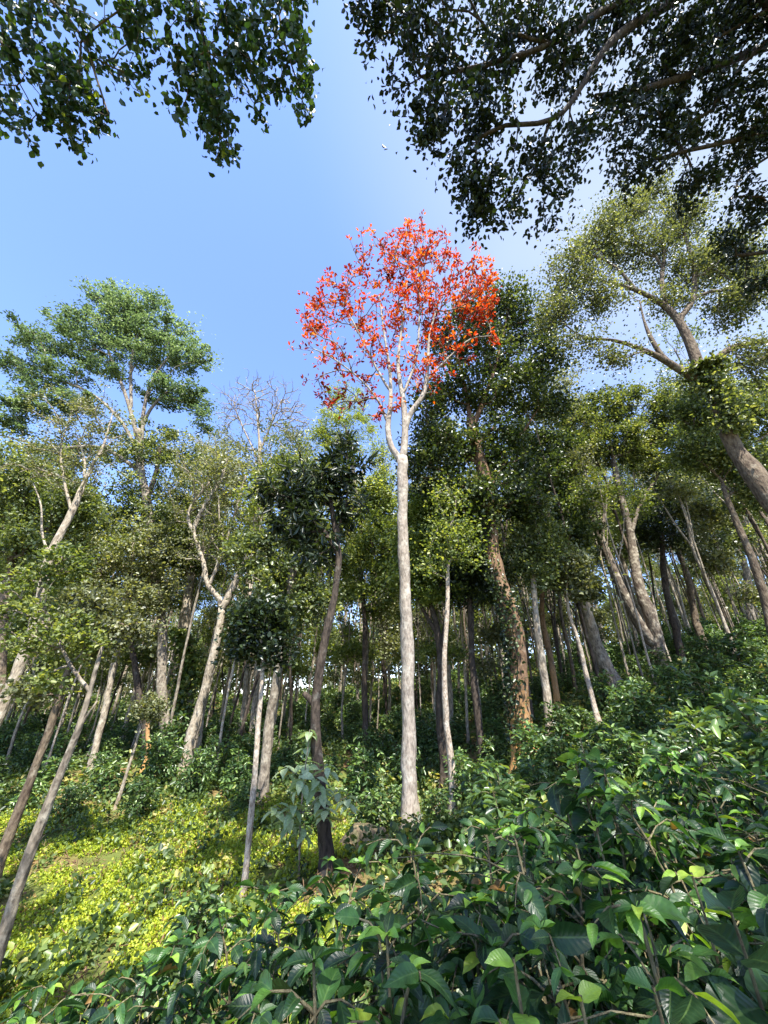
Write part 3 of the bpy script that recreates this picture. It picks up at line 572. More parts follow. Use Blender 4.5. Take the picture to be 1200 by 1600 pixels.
R_ = [((1066,1036),(1055,990),(1045,940),(1040,880),(1032,830)), ((1108,1026),(1092,975),(1078,930),(1066,880),(1050,820)), ((1143,998),(1125,950),(1108,915),(1095,870),(1085,830)),
      ((1178,980),(1168,930),(1160,880),(1140,830),(1120,790)), ((1012,1020),(1000,960),(985,920),(975,880),(960,850)), ((930,1110),(915,1040),(905,1000),(890,960),(885,920))]
RB = [[(1040,800,40,30),(1010,830,30,26),(1060,840,30,24),(1075,780,34,28)], [(1060,760,38,30),(1100,790,34,26),(1030,770,30,24),(1090,840,34,20)], [(1110,820,38,30),(1140,850,30,24),(1090,860,32,18)],
      [(1120,740,44,34),(1160,780,38,32),(1090,720,34,28),(1170,840,30,24)], [(960,820,34,28),(990,850,28,22),(930,850,30,24)], [(890,890,28,24),(910,920,24,18)]]
RL = ['dark crooked trunk directly right of the twin-trunked tree', 'second dark leaning trunk to the right of the twin-trunked tree', 'third leaning trunk right of the twin-trunked tree, on the rising coffee slope',
      'mossy leaning tree at the right edge standing high on the coffee slope', 'slim trunk between the lichened leaning trunk and the twin-trunked tree', 'thin pale crooked stem growing in front of the lichened leaning trunk']
for q, (ln_, bb, lb) in enumerate(zip(R_, RB, RL)):
    px_tree('leaning_tree', lb, 'tree', (23, 25, 28, 31, 26, 15)[q], list(ln_), [(18,16,13,9),(17,15,12,8),(15,13,11,7),(15,14,12,8),(12,10,8,6),(12,10,8,5)][q], bb,
            tips=(150,160,130,190,110,60)[q], lpt=56, leaf=['leaf_dark','leaf_dark','leaf_mid','leaf_mid','leaf_mid','leaf_olive'][q], bark=['bark_dark','bark_brown','bark_brown','bark_grey','bark_grey','bark_pale'][q], att=.62, L=.2, W=.065, sig=.45)
# the big spreading tree that leans in from the right
px_tree('spreading_giant_tree', 'huge spreading tree leaning in from the right with thick pale forking limbs and ivy', 'tree', 9.5,
        [(1330,1120),(1275,950),(1228,820),(1190,745),(1152,685),(1118,625),(1098,585)], (72,62,52,42,33,28,25),
        [(895,430,40,34),(880,480,34,30),(940,380,44,34),(975,335,36,24),(1010,390,44,34),(940,460,40,26),(900,540,36,18),(960,560,34,14),(1060,350,44,34),(1080,420,40,34),
         (1130,400,44,40),(1150,470,44,40),(1190,430,40,50),(1180,560,40,34),(1010,310,34,22),(1040,470,34,18)],
        [([(1098,590),(1078,535),(1056,495),(1030,472),(990,452),(945,440),(900,425)], (22,17,12,6,3)), ([(1060,500),(1082,468),(1084,420),(1068,360),(1055,320)], (12,9,6,3)),
         ([(1040,480),(1034,440),(1036,390),(1015,340)], (10,8,4,2)), ([(1100,600),(1066,580),(1030,558),(1000,545),(960,532),(900,528)], (17,13,9,5,3)),
         ([(1040,566),(1018,530),(1006,500),(1000,470)], (10,8,4,2)), ([(1100,580),(1140,545),(1185,535),(1230,530)], (16,12,9,6)), ([(1000,462),(965,420),(930,400),(900,395)], (9,6,4,2))],
        tips=900, lpt=44, L=.12, W=.040, leaf='leaf_silver', bark='bark_brown', twigbark='bark_mottle', att=.96, sig=.46, rtip=.009, extra=vine(7.6, 12.0, 3000, (-.3, -1), .13, 'leaf_mid', .28), shell=.15, expo=.47)
px_tree('screen_tree', 'leafy green tree at right edge growing beneath the spreading giant', 'tree', 13,
        [(1215,1010),(1195,940),(1172,870),(1150,810),(1130,760)], (22,19,16,12,9), [(1120,650,44,30),(1170,660,44,34),(1090,700,38,30),(1150,720,44,30),(1190,760,34,36),(1080,640,26,22),(1190,620,34,26)],
        tips=330, lpt=64, leaf='leaf_mid', bark='bark_brown', att=.6, L=.15, W=.05, sig=.35)
px_tree('screen_tree', 'mid green tree filling the far left edge under the feathery canopy tree', 'tree', 15,
        [(-10,1140),(0,1040),(10,940),(20,860),(35,800)], (24,21,18,14,10), [(30,720,50,34),(70,760,50,36),(10,780,45,40),(60,830,50,40),(20,860,45,34),(120,790,36,36),(90,870,40,34)],
        tips=320, lpt=62, leaf='leaf_mid', bark='bark_brown', att=.5, L=.17, W=.058, sig=.4)

# ------------------------------------------------------------------ overhanging trees (their trunks stand outside the frame)
def over(name, label, base, upts, limbs, blobs, dep, w0, back_shade=(), **kw):
    tr = [np.array([base[0], base[1], g1(*base) - .15])] + [np.array(p, float) for p in upts]
    bl = []
    for b in blobs:
        s = b[4] if len(b) > 4 else dep; c = PD(b[0], b[1], s); k = s / F; bl.append((c[0], c[1], c[2], b[2] * k, b[3] * k * .9 + .2, b[3] * k * .6 + .15, b[5] if len(b) > 5 else 1))
    lm = [([tr[i0]] + [PD(*p) for p in pp], ww) for i0, pp, ww in limbs]
    bl += list(back_shade)
    return make_tree(name, label, 'tree', tr, list(np.linspace(w0, w0 * .6, len(tr))), bl, lm, **kw)
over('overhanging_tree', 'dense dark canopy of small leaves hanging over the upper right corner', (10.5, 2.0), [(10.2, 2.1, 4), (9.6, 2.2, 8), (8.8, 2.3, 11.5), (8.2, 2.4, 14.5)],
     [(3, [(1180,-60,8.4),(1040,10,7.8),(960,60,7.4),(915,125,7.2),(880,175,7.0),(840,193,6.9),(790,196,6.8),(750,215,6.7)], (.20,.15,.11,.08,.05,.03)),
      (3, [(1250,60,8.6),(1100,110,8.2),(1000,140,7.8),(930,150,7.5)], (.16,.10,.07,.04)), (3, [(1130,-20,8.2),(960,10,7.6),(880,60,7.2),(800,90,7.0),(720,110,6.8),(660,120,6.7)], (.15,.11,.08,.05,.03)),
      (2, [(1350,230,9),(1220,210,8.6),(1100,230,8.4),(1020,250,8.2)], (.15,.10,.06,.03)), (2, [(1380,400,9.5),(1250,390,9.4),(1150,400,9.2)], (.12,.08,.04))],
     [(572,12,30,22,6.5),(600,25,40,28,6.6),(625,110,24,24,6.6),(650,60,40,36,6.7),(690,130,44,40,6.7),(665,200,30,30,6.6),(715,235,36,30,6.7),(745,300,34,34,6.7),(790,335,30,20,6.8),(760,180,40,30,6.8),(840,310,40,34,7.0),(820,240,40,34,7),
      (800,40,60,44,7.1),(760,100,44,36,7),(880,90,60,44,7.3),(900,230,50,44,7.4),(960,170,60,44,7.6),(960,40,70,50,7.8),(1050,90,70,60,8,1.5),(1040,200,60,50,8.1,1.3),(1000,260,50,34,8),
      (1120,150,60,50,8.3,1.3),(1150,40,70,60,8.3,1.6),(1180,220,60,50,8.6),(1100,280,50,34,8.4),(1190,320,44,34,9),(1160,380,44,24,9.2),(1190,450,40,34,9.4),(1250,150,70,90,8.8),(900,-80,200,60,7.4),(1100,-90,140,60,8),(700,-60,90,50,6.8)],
     7, .34, back_shade=[(6, -2, 11, 2.2, 2.0, 1.2, .5), (4, -4.5, 11.5, 2.4, 2.2, 1.0, .6), (2, -3, 10.8, 1.8, 1.6, .8, .5), (3.5, -1.2, 10.5, 1.6, 1.2, .8, .4)], tips=1400, lpt=42, L=.10, W=.032, leaf='leaf_over', bark='bark_dark', att=.6, sig=.17, rtip=.0085, bf=.2, seg=.35, droop=.45, up=.4, flat=.9, shell=.1, along=.2, expo=.44, jit=.05)  # rear lobes: unseen canopy added behind the camera to shade the foreground
over('overhanging_tree', 'drooping leafy branches hanging into the upper left corner', (-7.0, -.8), [(-6.8, -.6, 4), (-6.3, -.3, 7.5), (-5.6, .1, 10.5), (-5.0, .4, 12.5)],
     [(3, [(-120,-160,5.2),(20,-60,4.9),(80,0,4.7),(130,60,4.6),(150,120,4.6),(170,180,4.6)], (.09,.06,.04,.02,.008)), (3, [(0,-220,5.4),(200,-140,5.0),(290,-60,4.8),(310,30,4.7),(330,120,4.6),(345,200,4.6)], (.10,.06,.04,.02,.008)),
      (3, [(60,-240,5.4),(300,-180,5.1),(400,-100,4.9),(430,-20,4.8),(440,50,4.7),(465,130,4.7)], (.09,.05,.03,.02,.008)), (3, [(-180,-60,5.2),(-60,10,4.9),(0,60,4.8),(30,130,4.7)], (.07,.04,.02,.01))],
     [(30,40,50,44),(20,120,40,40),(15,185,26,26),(80,90,44,44),(120,150,38,38),(110,190,26,18),(150,60,38,40),(155,180,20,16),(210,60,26,34),(215,120,18,20),(240,25,34,26),(300,40,40,36),(290,100,26,30),
      (320,130,34,34),(345,185,26,26),(350,225,14,14),(360,80,36,36),(290,180,22,24),(410,60,34,36),(400,130,22,24),(440,100,26,30),(470,130,20,26),(460,20,28,30),(470,70,20,30),(375,10,40,30),
      (100,-60,150,50),(350,-80,150,60),(-80,80,70,90)],
     4.6, .24, tips=640, lpt=13, L=.082, W=.033, leaf='leaf_hang', bark='bark_brown', att=.7, sig=.085, rtip=.0045, bf=.2, seg=.22, droop=.9, up=.25, flat=1.2, shell=.1, along=.25, expo=.42, jit=.05)

rng = np.random.default_rng(4321)
# ------------------------------------------------------------------ background wood: seven kinds, copied
def bg_tree(h, cw, low, leaf, bark, tips=120, lpt=52, L=.19, W=.065, lean=.06):
    wob = rng.normal(0, lean, 2); pts = [(0, 0, -.2)] + [(wob[0] * z + .12 * math.sin(z * .7 + wob[1] * 9), wob[1] * z + .12 * math.cos(z * .6), z) for z in np.linspace(1.5, h * .86, 6)]
    bl = []
    for _ in range(9):
        a = rng.random() * 6.28; z = rng.uniform(low, 1.0); rr_ = cw * rng.uniform(.1, .75) * (1 - .5 * abs(z - .6)); q = cw * rng.uniform(.28, .48)
        bl.append((wob[0] * z * h + rr_ * math.cos(a), wob[1] * z * h + rr_ * math.sin(a), z * h, q, q, q * .7))
    r0 = h * rng.uniform(.0045, .0068); lm = []
    for _ in range(int(rng.integers(1, 4))):
        i = int(rng.integers(2, 5)); a = rng.random() * 6.28; q = np.array(pts[i]); st = h * rng.uniform(.22, .38); o = np.array([math.cos(a), math.sin(a), 0]) * cw * rng.uniform(.3, .7)
        lm.append(([q, q + o * .45 + np.array([0, 0, st * .35]), q + o + np.array([0, 0, st])], (r0 * .6, r0 * .45, r0 * .25)))
    return make_tree('forest_tree', '', 'tree', pts, list(np.linspace(r0, r0 * .35, 7)), bl, lm, tips=tips, lpt=lpt, L=L, W=W, sig=.5, leaf=leaf, bark=bark, att=low * .9, kind='rh', rtip=.016, ksides=8, along=.2, flare=.3)
KIND = [(22, 2.7, .45, 'leaf_mid', 'bark_grey'), (20, 2.4, .58, 'leaf_dark', 'bark_brown'), (24, 2.9, .52, 'leaf_olive', 'bark_tan'), (17, 2.2, .42, 'leaf_mid', 'bark_dark'),
        (11, 2.1, .28, 'leaf_lime', 'bark_tan'), (19, 1.8, .62, 'leaf_olive', 'bark_tan'), (7.5, 1.7, .22, 'leaf_olive', 'bark_grey')]
protos = [bg_tree(*k) for k in KIND]
GL = {0: ('grey-trunked green tree in the %s', 'green trees of the background wood'), 1: ('brown-trunked dark-leaved tree in the %s', 'dark trees of the background wood'),
      2: ('tall pale-trunked olive-leaved tree in the %s', 'olive trees of the background wood'), 3: ('black-trunked green tree in the %s', 'black-trunked trees of the background wood'),
      4: ('low bright green pale-stemmed tree in the %s', 'bright low trees of the background wood'), 5: ('bare-stemmed pale tree with a high small crown in the %s', 'pale poles of the background wood'),
      6: ('small grey-stemmed olive understorey tree in the %s', 'understorey trees of the background wood')}
def zone(x, y):
    a = 'left' if x < -.35 * y else ('right' if x > .35 * y else 'middle'); b = 'near' if y < 34 else ('far' if y < 52 else 'farthest')
    return {'near': 'front rank of the wood, %s', 'far': 'depth of the wood, %s', 'farthest': 'farthest rank of the wood, %s'}[b] % a
used = [False] * 7; placed = [(o.location.x, o.location.y) for o in COL.objects if o.type == 'EMPTY' and o.get('category') in ('tree',) and o not in protos]
nb = 0
for _ in range(6000):
    if nb >= 262: break
    y = 19 + 54 * rng.random() ** 1.1; x = rng.uniform(-1.15, 1.15) * (y + 1)
    dmin = 1.9 + y * .022
    if any((x - a) ** 2 + (y - b) ** 2 < dmin ** 2 for a, b in placed): continue
    placed.append((x, y)); k = int(rng.choice(7, p=[.13, .12, .14, .13, .15, .22, .11]) ) if y > 24 else int(rng.choice([3, 4, 6, 5]))
    z = g1(x, y); s = rng.uniform(.78, 1.15) * (.92 if y < 30 else 1.05); sc = (s * rng.uniform(.9, 1.1), s * rng.uniform(.9, 1.1), s * rng.uniform(.9, 1.1))
    lab = GL[k][0] % zone(x, y); 
    if not used[k]: o = protos[k]; used[k] = True; o.location = (x, y, z); o.rotation_euler = (0, 0, rng.random() * 6.28); o.scale = sc; o['label'] = lab
    else: o = copy_tree(protos[k], (x, y, z), rng.random() * 6.28, sc, lab)
    o['group'] = GL[k][1] + ', ' + zone(x, y).split(', ')[0]; nb += 1

# ------------------------------------------------------------------ coffee bushes
def coffee(label, loc, h, spread, detail, name='coffee_bush', stems=4, leaf='leaf_bush', L=.15, group=None, bright=.06, dens=1.0, nodegap=.13, lgap=.07, W=.30):
    root = thing(name, label, 'bush', loc, group); mbS = MB(); B = []; D = []; NN = []; LL = []; R = []
    for s in range(stems):
        a = s * 6.28 / stems + rng.random() * .9; ln = rng.uniform(.15, .5) * spread; hh = h * rng.uniform(.75, 1.0)
        pts = np.array([[math.cos(a) * ln * t ** 1.4 + .03 * math.sin(7 * t + s), math.sin(a) * ln * t ** 1.4, hh * t - .06] for t in np.linspace(0, 1, 9)])
        tube(mbS, pts, np.linspace(.012, .004, 9) * (h ** .5), 6 if detail else 4, .04)
        z = .18 * h
        nidx = 0
        while z < hh:
            t = z / hh; p = np.array([np.interp(t, np.linspace(0, 1, 9), pts[:, k]) for k in range(3)])
            for sd in (0, math.pi):
                if rng.random() > dens: continue
                az = nidx * 1.571 + sd + rng.normal(0, .3); bl = spread * rng.uniform(.55, 1.05) * (1 - .62 * t ** 2.2) * .72; up_ = .25 + .75 * t + rng.normal(0, .12)
                k = max(3, int(bl / .08)); u = np.linspace(0, 1, k + 1)[:, None]
                hd = np.array([math.cos(az), math.sin(az), 0]); bp = p + hd * bl * u + np.array([0, 0, 1.0]) * bl * (up_ * u - .85 * u ** 2) + rng.normal(0, .008, (k + 1, 3)).cumsum(0)
                tube(mbS, bp, np.linspace(.0055, .002, k + 1), 4 if detail else 3)
                tot = bl; m = max(2, int(tot / lgap))
                for j in range(m + 1):
                    uu = (j + .6) / (m + .6)
                    if uu < .15: continue
                    q = np.array([np.interp(uu, u[:, 0], bp[:, c]) for c in range(3)]); bd = nrm(bp[min(k, int(uu * k) + 1)] - bp[max(0, int(uu * k) - 1)])
                    sv = np.cross(bd, [0, 0, 1]); sv = sv / (np.linalg.norm(sv) + 1e-6); tipk = j >= m
                    for s2 in (-1, 1):
                        dv = bd * rng.uniform(.5, .9) + sv * s2 * rng.uniform(.6, 1) + np.array([0, 0, rng.normal(-.18 if detail else .05, .3)]); B.append(q); D.append(dv); NN.append(np.array([0, 0, 1]) + rng.normal(0, .5, 3))
                        LL.append(L * rng.uniform(.55, 1.3) * (.55 if tipk else 1)); v = rng.random() * .88
                        if tipk and rng.random() < bright * 5: v = rng.uniform(.90, .975)
                        elif rng.random() < bright: v = rng.uniform(.86, .97)
                        elif rng.random() < .012: v = 1.0
                        R.append(v)
            z += nodegap * rng.uniform(.8, 1.2); nidx += 1
        if detail:
            for q in range(3):      # bare dry twigs
                i = rng.integers(3, 8); a3 = rng.random() * 6.28; l3 = rng.uniform(.25, .6); u3 = np.linspace(0, 1, 8)[:, None]
                bp = pts[i] + u3 * l3 * np.array([math.cos(a3), math.sin(a3), .55]) - np.array([0, 0, .35]) * l3 * u3 ** 2 + rng.normal(0, .008, (8, 3)).cumsum(0); tube(mbS, bp, np.linspace(.0045, .0015, 8), 4)
        # top rosette
        tp = pts[-1]
        for q in range(6):
            a2 = q * 1.05 + rng.random() * .4; B.append(tp); D.append(np.array([math.cos(a2), math.sin(a2), rng.uniform(.1, .7)])); NN.append(np.array([0, 0, 1.0]) + rng.normal(0, .2, 3)); LL.append(L * rng.uniform(.5, .9)); R.append(rng.uniform(.85, .97) if rng.random() < bright * 6 else rng.random() * .85)
    B, D, NN, LL, R = map(np.array, (B, D, NN, LL, R))
    mbS.build('stem', 'stem_green', root)
    mb = MB()
    if detail: big_leaves(mb, B, D, NN, LL, LL * W * rng.uniform(.48, .72, len(LL)), R, detail, .5, .45)
    else:
        D = nrm(D); leaf_cloud(mb, B + D * .01, L * 1.05, L * .22, .75, 'hex', R, D * 2.2, .15)
    mb.build('foliage', leaf, root, use_uv=bool(detail)); return root

rng = np.random.default_rng(88)
def pole(h, r0, leaf, bark, cr):
    w = rng.normal(0, .03, 2); pts = [(0, 0, -.2)] + [(w[0] * z + .06 * math.sin(z * .8), w[1] * z + .06 * math.cos(z * .9), z) for z in np.linspace(1.2, h * .9, 7)]
    bl = [(pts[-1][0] + rng.normal(0, .5 * cr), pts[-1][1] + rng.normal(0, .5 * cr), h * rng.uniform(.72, 1.0), cr, cr, cr * .7) for _ in range(5)]
    i = 4; a = rng.random() * 6.28; q = np.array(pts[i]); lm = [([q, q + np.array([math.cos(a) * .5, math.sin(a) * .5, h * .12]), q + np.array([math.cos(a), math.sin(a), h * .3])], (r0 * .6, r0 * .4, r0 * .2))]
    return make_tree('slender_pole_tree', '', 'young tree', pts, list(np.linspace(r0, r0 * .4, 8)), bl, lm, tips=46, lpt=40, L=.17, W=.06, sig=.4, leaf=leaf, bark=bark, att=.6, kind='rh', rtip=.01, ksides=6, flare=.3)
PK = [pole(15, .075, 'leaf_mid', 'bark_tan', 1.3), pole(13, .06, 'leaf_olive', 'bark_grey', 1.1), pole(17, .09, 'leaf_mid', 'bark_brown', 1.4), pole(11, .05, 'leaf_lime', 'bark_pale', 1.0), pole(14, .07, 'leaf_olive', 'bark_dark', 1.2)]
PN = ['tan-stemmed', 'grey-stemmed', 'brown-stemmed', 'whitish-stemmed', 'black-stemmed']; up_ = [False] * 5; npole = 0
for _ in range(5000):
    if npole >= 170: break
    y = 16 + 42 * rng.random() ** 1.1; x = rng.uniform(-1.1, 1.1) * (y + 1)
    if any((x - a) ** 2 + (y - b) ** 2 < 1.0 for a, b in placed): continue
    placed.append((x, y)); k = int(rng.integers(0, 5)); s = rng.uniform(.8, 1.25); sc = (s, s, s * rng.uniform(.85, 1.15)); z = g1(x, y)
    a_ = 'left' if x < -.35 * y else ('right' if x > .35 * y else 'middle'); lab = '%s slim pole-like young tree among the %s trunks, %s of the wood' % (PN[k], 'nearer' if y < 30 else 'deeper', a_)
    if not up_[k]: o = PK[k]; up_[k] = True; o.location = (x, y, z); o.scale = sc; o['label'] = lab
    else: o = copy_tree(PK[k], (x, y, z), rng.random() * 6.28, sc, lab)
    o['group'] = '%s pole trees, %s %s' % (PN[k], 'nearer' if y < 30 else 'deeper', a_); npole += 1
rng = np.random.default_rng(501)
# mid-distance planting: six kinds copied over the slopes
bp = [coffee('', (0, 0, 0), h, s, 0, bright=b, lgap=.062, nodegap=.12) for h, s, b in [(1.25, .85, .05), (1.45, .95, .04), (1.05, .8, .10), (1.6, 1.0, .03), (.9, .75, .12), (1.3, 1.05, .06)]]
for o in bp: o['leafcount'] = 0; del o['leafcount']
ub = [False] * 6; pl = []; nbush = 0
def bzone(x, y):
    px, py, d = proj(np.array([x, y, g1(x, y) + .6])); px = px[0]
    if px > 860: s = 'right-hand rise'
    elif px < 330: s = 'left-hand hollow'
    else: s = 'shady slope behind the red-leaved tree'
    return s, ('nearer' if y < 14 else ('middle' if y < 24 else 'far'))
tries = 0
while nbush < 292 and tries < 30000:
    tries += 1
    y = 4.6 + 34 * rng.random() ** 1.55; x = rng.uniform(-1.1, 1.1) * (y * 1.05 + 1)
    px, py, d = proj(np.array([x, y, g1(x, y) + .3])); px, py = px[0], py[0]
    if not (-120 < px < 1320) or d[0] < 3.5: continue
    left = px < 560 and py > 1235 and y < 13
    if left and (px < 230 or rng.random() > .04): continue
    if px < 340 and 1180 < py < 1290 and rng.random() > .6: continue
    if abs(x - .7) < 1.3 and y < 11.2 and y > 8.5 and False: continue
    if (px > 520 and px < 760 and y < 10.5 and y > 6): 
        continue
    dm = 1.02 + max(0, y - 6) * .038
    if any((x - a) ** 2 + (y - b) ** 2 < dm * dm for a, b in pl): continue
    if y < 7 and x < 1.2: continue
    pl.append((x, y)); k = int(rng.integers(0, 6)); s = rng.uniform(.68, 1.12) * (1 + max(0, y - 12) * .014); sc = (s, s, s * rng.uniform(.85, 1.05))
    s_, n_ = bzone(x, y); lab = 'dark green coffee bush in the %s rows of the %s' % (n_, s_)
    if not ub[k]: o = bp[k]; ub[k] = True; o.location = (x, y, g1(x, y)); o.scale = sc; o['label'] = lab
    else: o = copy_tree(bp[k], (x, y, g1(x, y)), rng.random() * 6.28, sc, lab)
    o['group'] = 'coffee bushes, %s rows, %s' % (n_, s_); nbush += 1

rng = np.random.default_rng(77)
# foreground bushes (detailed leaves)
FG = [(1155,1165,4.2,'coffee bush high on the right edge above the foreground mass'), (1050,1185,4.6,'coffee bush behind the foreground mass, right of the tallest shoot'), (1195,1110,5.4,'coffee bush topmost at the right edge of the foreground rise'),
      (905,1165,2.7,'tall coffee bush rising highest in the foreground, right of centre'), (1075,1235,2.3,'coffee bush with yellow-green shoots at right of the foreground'),
      (1185,1290,1.9,'coffee bush cut by the right edge of the picture, below the slope'), (770,1285,2.7,'coffee bush in front of the orange-footed trunk'),
      (690,1335,2.3,'coffee bush in front of the foot of the red-leaved tree'), (590,1350,2.9,'coffee bush beside the tan boulder'), (640,1420,1.7,'coffee bush with broad drooping leaves in the centre foreground'),
      (500,1385,3.2,'coffee bush below the dark broadleaf tree'), (425,1430,3.5,'coffee bush at the foot of the pale sapling'), (330,1480,3.6,'shaded coffee bush on the edge of the yellow-green slope'),
      (215,1525,3.7,'shaded coffee bush near the bottom left, second from the corner'), (95,1560,3.6,'shaded coffee bush in the bottom left corner'), (300,1565,2.6,'low shaded coffee bush at the bottom edge, left part'),
      (430,1530,2.1,'coffee bush with dark hanging leaves at the bottom edge, left of centre'), (560,1510,1.6,'coffee bush at the bottom edge, centre'), (800,1400,1.65,'coffee bush with bright young leaves in the right foreground'),
      (960,1350,1.6,'coffee bush with long arching twigs in the right foreground'), (1120,1400,1.4,'large-leaved coffee bush low at the right edge'), (720,1500,1.2,'nearest coffee bush at the bottom edge, right of centre'),
      (1000,1500,1.15,'nearest coffee bush at the bottom edge, far right'), (860,1290,2.0,'coffee bush with dense glossy leaves below the tallest foreground bush'), (1000,1265,3.0,'coffee bush behind the yellow-green shoots'),
      (1150,1215,3.6,'coffee bush under the right-hand slope edge'), (830,1235,3.6,'coffee bush between the orange-footed trunk and the tallest bush'), (1180,1560,1.0,'coffee bush filling the bottom right corner')]
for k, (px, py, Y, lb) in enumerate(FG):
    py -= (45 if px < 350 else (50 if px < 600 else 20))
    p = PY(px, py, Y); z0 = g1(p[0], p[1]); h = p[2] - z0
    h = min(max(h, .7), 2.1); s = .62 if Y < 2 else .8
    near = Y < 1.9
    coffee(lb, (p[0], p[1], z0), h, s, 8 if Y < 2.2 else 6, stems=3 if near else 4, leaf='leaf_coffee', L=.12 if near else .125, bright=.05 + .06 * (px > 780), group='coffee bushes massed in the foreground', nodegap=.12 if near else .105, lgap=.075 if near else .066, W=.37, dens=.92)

# bright shoots standing out of the foreground
def shoot(label, px, py, s, pairs, L, tone, w=.45, lean=(0, 0), name='leafy_shoot', mat='leaf_coffee', gap=.09):
    tip = PD(px, py, s); zb = g1(tip[0], tip[1]); root = thing(name, label, 'shoot', (tip[0], tip[1], zb)); H = tip[2] - zb
    t = np.linspace(0, 1, 12); pts = np.stack([lean[0] * (t - 1) ** 2 , lean[1] * (t - 1) ** 2, -.05 + (H + .05) * t], -1) + np.stack([.015 * np.sin(t * 9), .012 * np.cos(t * 7), 0 * t], -1)
    mb = MB(); tube(mb, pts, np.linspace(.011, .004, 12), 6); mb.build('stem', 'stem_green', root)
    B = []; D = []; NN = []; LL = []; R = []
    for j in range(pairs):
        z = H - j * gap - .01; q = np.array([np.interp(z, pts[:, 2], pts[:, c]) for c in range(3)]); a = j * 1.571 + rng.normal(0, .25) + .4
        for s2 in (0, math.pi):
            B.append(q); D.append([math.cos(a + s2), math.sin(a + s2), .45 - .12 * j]); NN.append(np.array([0, 0, 1]) + rng.normal(0, .2, 3)); LL.append(L * (.62 + .2 * min(j, 2)) * rng.uniform(.85, 1.1)); R.append(np.clip(tone - .10 * j * (rng.random() < .6) + rng.normal(0, .01), .1, .975))
    mb = MB(); LL = np.array(LL); big_leaves(mb, np.array(B), np.array(D, float), np.array(NN), LL, LL * w * .6, np.array(R), 8, .4, .35); mb.build('foliage', mat, root, use_uv=True)
shoot('tall upright shoot with broad fresh green leaves above the foreground bushes', 905, 1150, 2.3, 6, .20, .95, .62)
shoot('shoot with yellow-green heart of young leaves, right of the tallest shoot', 1110, 1245, 2.2, 4, .13, .97, .4)
shoot('shoot of bright leaves in the middle of the right foreground', 930, 1290, 1.7, 4, .14, .95, .5)
shoot('shoot with a pair of glowing lime leaves at right', 1080, 1365, 1.3, 3, .11, .97, .45)
shoot('shoot of long lit green leaves near the bottom, right of centre', 800, 1500, 1.0, 4, .16, .95, .42)
shoot('lowest lime-green shoot at the bottom edge', 905, 1560, .85, 3, .11, .968, .55)
shoot('shoot with one large round dark leaf at the bottom right', 1020, 1545, .85, 3, .11, .80, .8)
shoot('shoot of bronze young leaves in the centre foreground', 745, 1400, 1.6, 4, .13, .999, .42)
shoot('shoot with big dark ribbed leaves at the right edge', 1140, 1420, 1.05, 4, .20, .5, .55)
shoot('shoot of dark pointed leaves before the red-leaved tree', 640, 1330, 2.4, 5, .17, .6, .5)

# pale broad-leaved sapling by the dark trunk
def broadleaf_sapling():
    Y = 8.6; b = PY(468, 1370, Y); zb = g1(b[0], b[1]); root = thing('broadleaf_sapling', 'sapling with whorls of big pale leaves and orange young tips, beside the dark trunk', 'sapling', (b[0], b[1], zb))
    base = np.array([b[0], b[1], zb]); W_ = [(484,1140),(446,1197),(478,1190),(470,1215),(512,1195),(528,1235),(430,1258),(455,1275),(476,1290),(508,1262),(543,1245),(480,1165),(495,1215),(460,1255),(505,1235)]
    hub = [PY(468, 1330, Y) - base, PY(470, 1270, Y) - base, PY(476, 1210, Y) - base, PY(484, 1145, Y) - base]
    mb = MB(); tube(mb, smooth_line([np.array([0, 0, -.1])] + hub, .1), np.linspace(.022, .007, len(smooth_line([np.array([0, 0, -.1])] + hub, .1))), 6)
    B = []; D = []; NN = []; LL = []; R = []
    for k, (x, y) in enumerate(W_):
        p = PY(x, y, Y + rng.normal(0, .25)) - base; i = int(np.argmin([np.linalg.norm(h - p) + (h[2] > p[2]) * 1.0 for h in hub])); q = hub[i]
        tube(mb, smooth_line([q, (q + p) / 2 + np.array([0, 0, -.05]), p], .1), .006, 5)
        for j in range(9):
            a = j * 2.4; young = j > 6 and k in (0, 1, 4, 5, 6); B.append(p + np.array([0, 0, -.02 * j])); D.append([math.cos(a), math.sin(a), .9 if young else rng.uniform(-.5, .25)]); NN.append(np.array([0, 0, 1]) + rng.normal(0, .3, 3))
            LL.append(rng.uniform(.15, .2) if young else rng.uniform(.22, .34)); R.append(.97 if young else rng.random() * .82)
    mb.build('stem', 'bark_grey', root); mb = MB(); LL = np.array(LL); big_leaves(mb, np.array(B), np.array(D, float), np.array(NN), LL, LL * .24, np.array(R), 6, .5, .3); mb.build('foliage', 'leaf_pale', root, use_uv=True)
broadleaf_sapling()

# boulder
def boulder(label, px, py, Y, r):
    import bmesh
    p = PY(px, py, Y); bm = bmesh.new(); bmesh.ops.create_icosphere(bm, subdivisions=4, radius=1)
    from mathutils import noise
    for v in bm.verts:
        n = noise.noise(v.co * 1.3 + Vector((3, 1, 7))) * .35 + noise.noise(v.co * 3.5) * .10 + noise.noise(v.co * 9) * .03
        v.co *= (1 + n); v.co = Vector((v.co.x * r * 1.3, v.co.y * r, v.co.z * r * .8))
        v.co.z = max(v.co.z, -r * .5)
    me = bpy.data.meshes.new('boulder'); bm.to_mesh(me); bm.free()
    for q in me.polygons: q.use_smooth = True
    M.setdefault('rock', bark_mat('rock', (.24, .18, .10), (.08, .06, .035), (.20, .22, .09), .75, 7, None, .8)); me.materials.append(M['rock'])
    o = bpy.data.objects.new('boulder', me); COL.objects.link(o); o.location = (p[0], p[1], g1(p[0], p[1]) + r * .08); o['label'] = label; o['category'] = 'rock'
boulder('tan mossy boulder lying between the dark trunk and the red-leaved tree', 573, 1345, 10.0, .38)
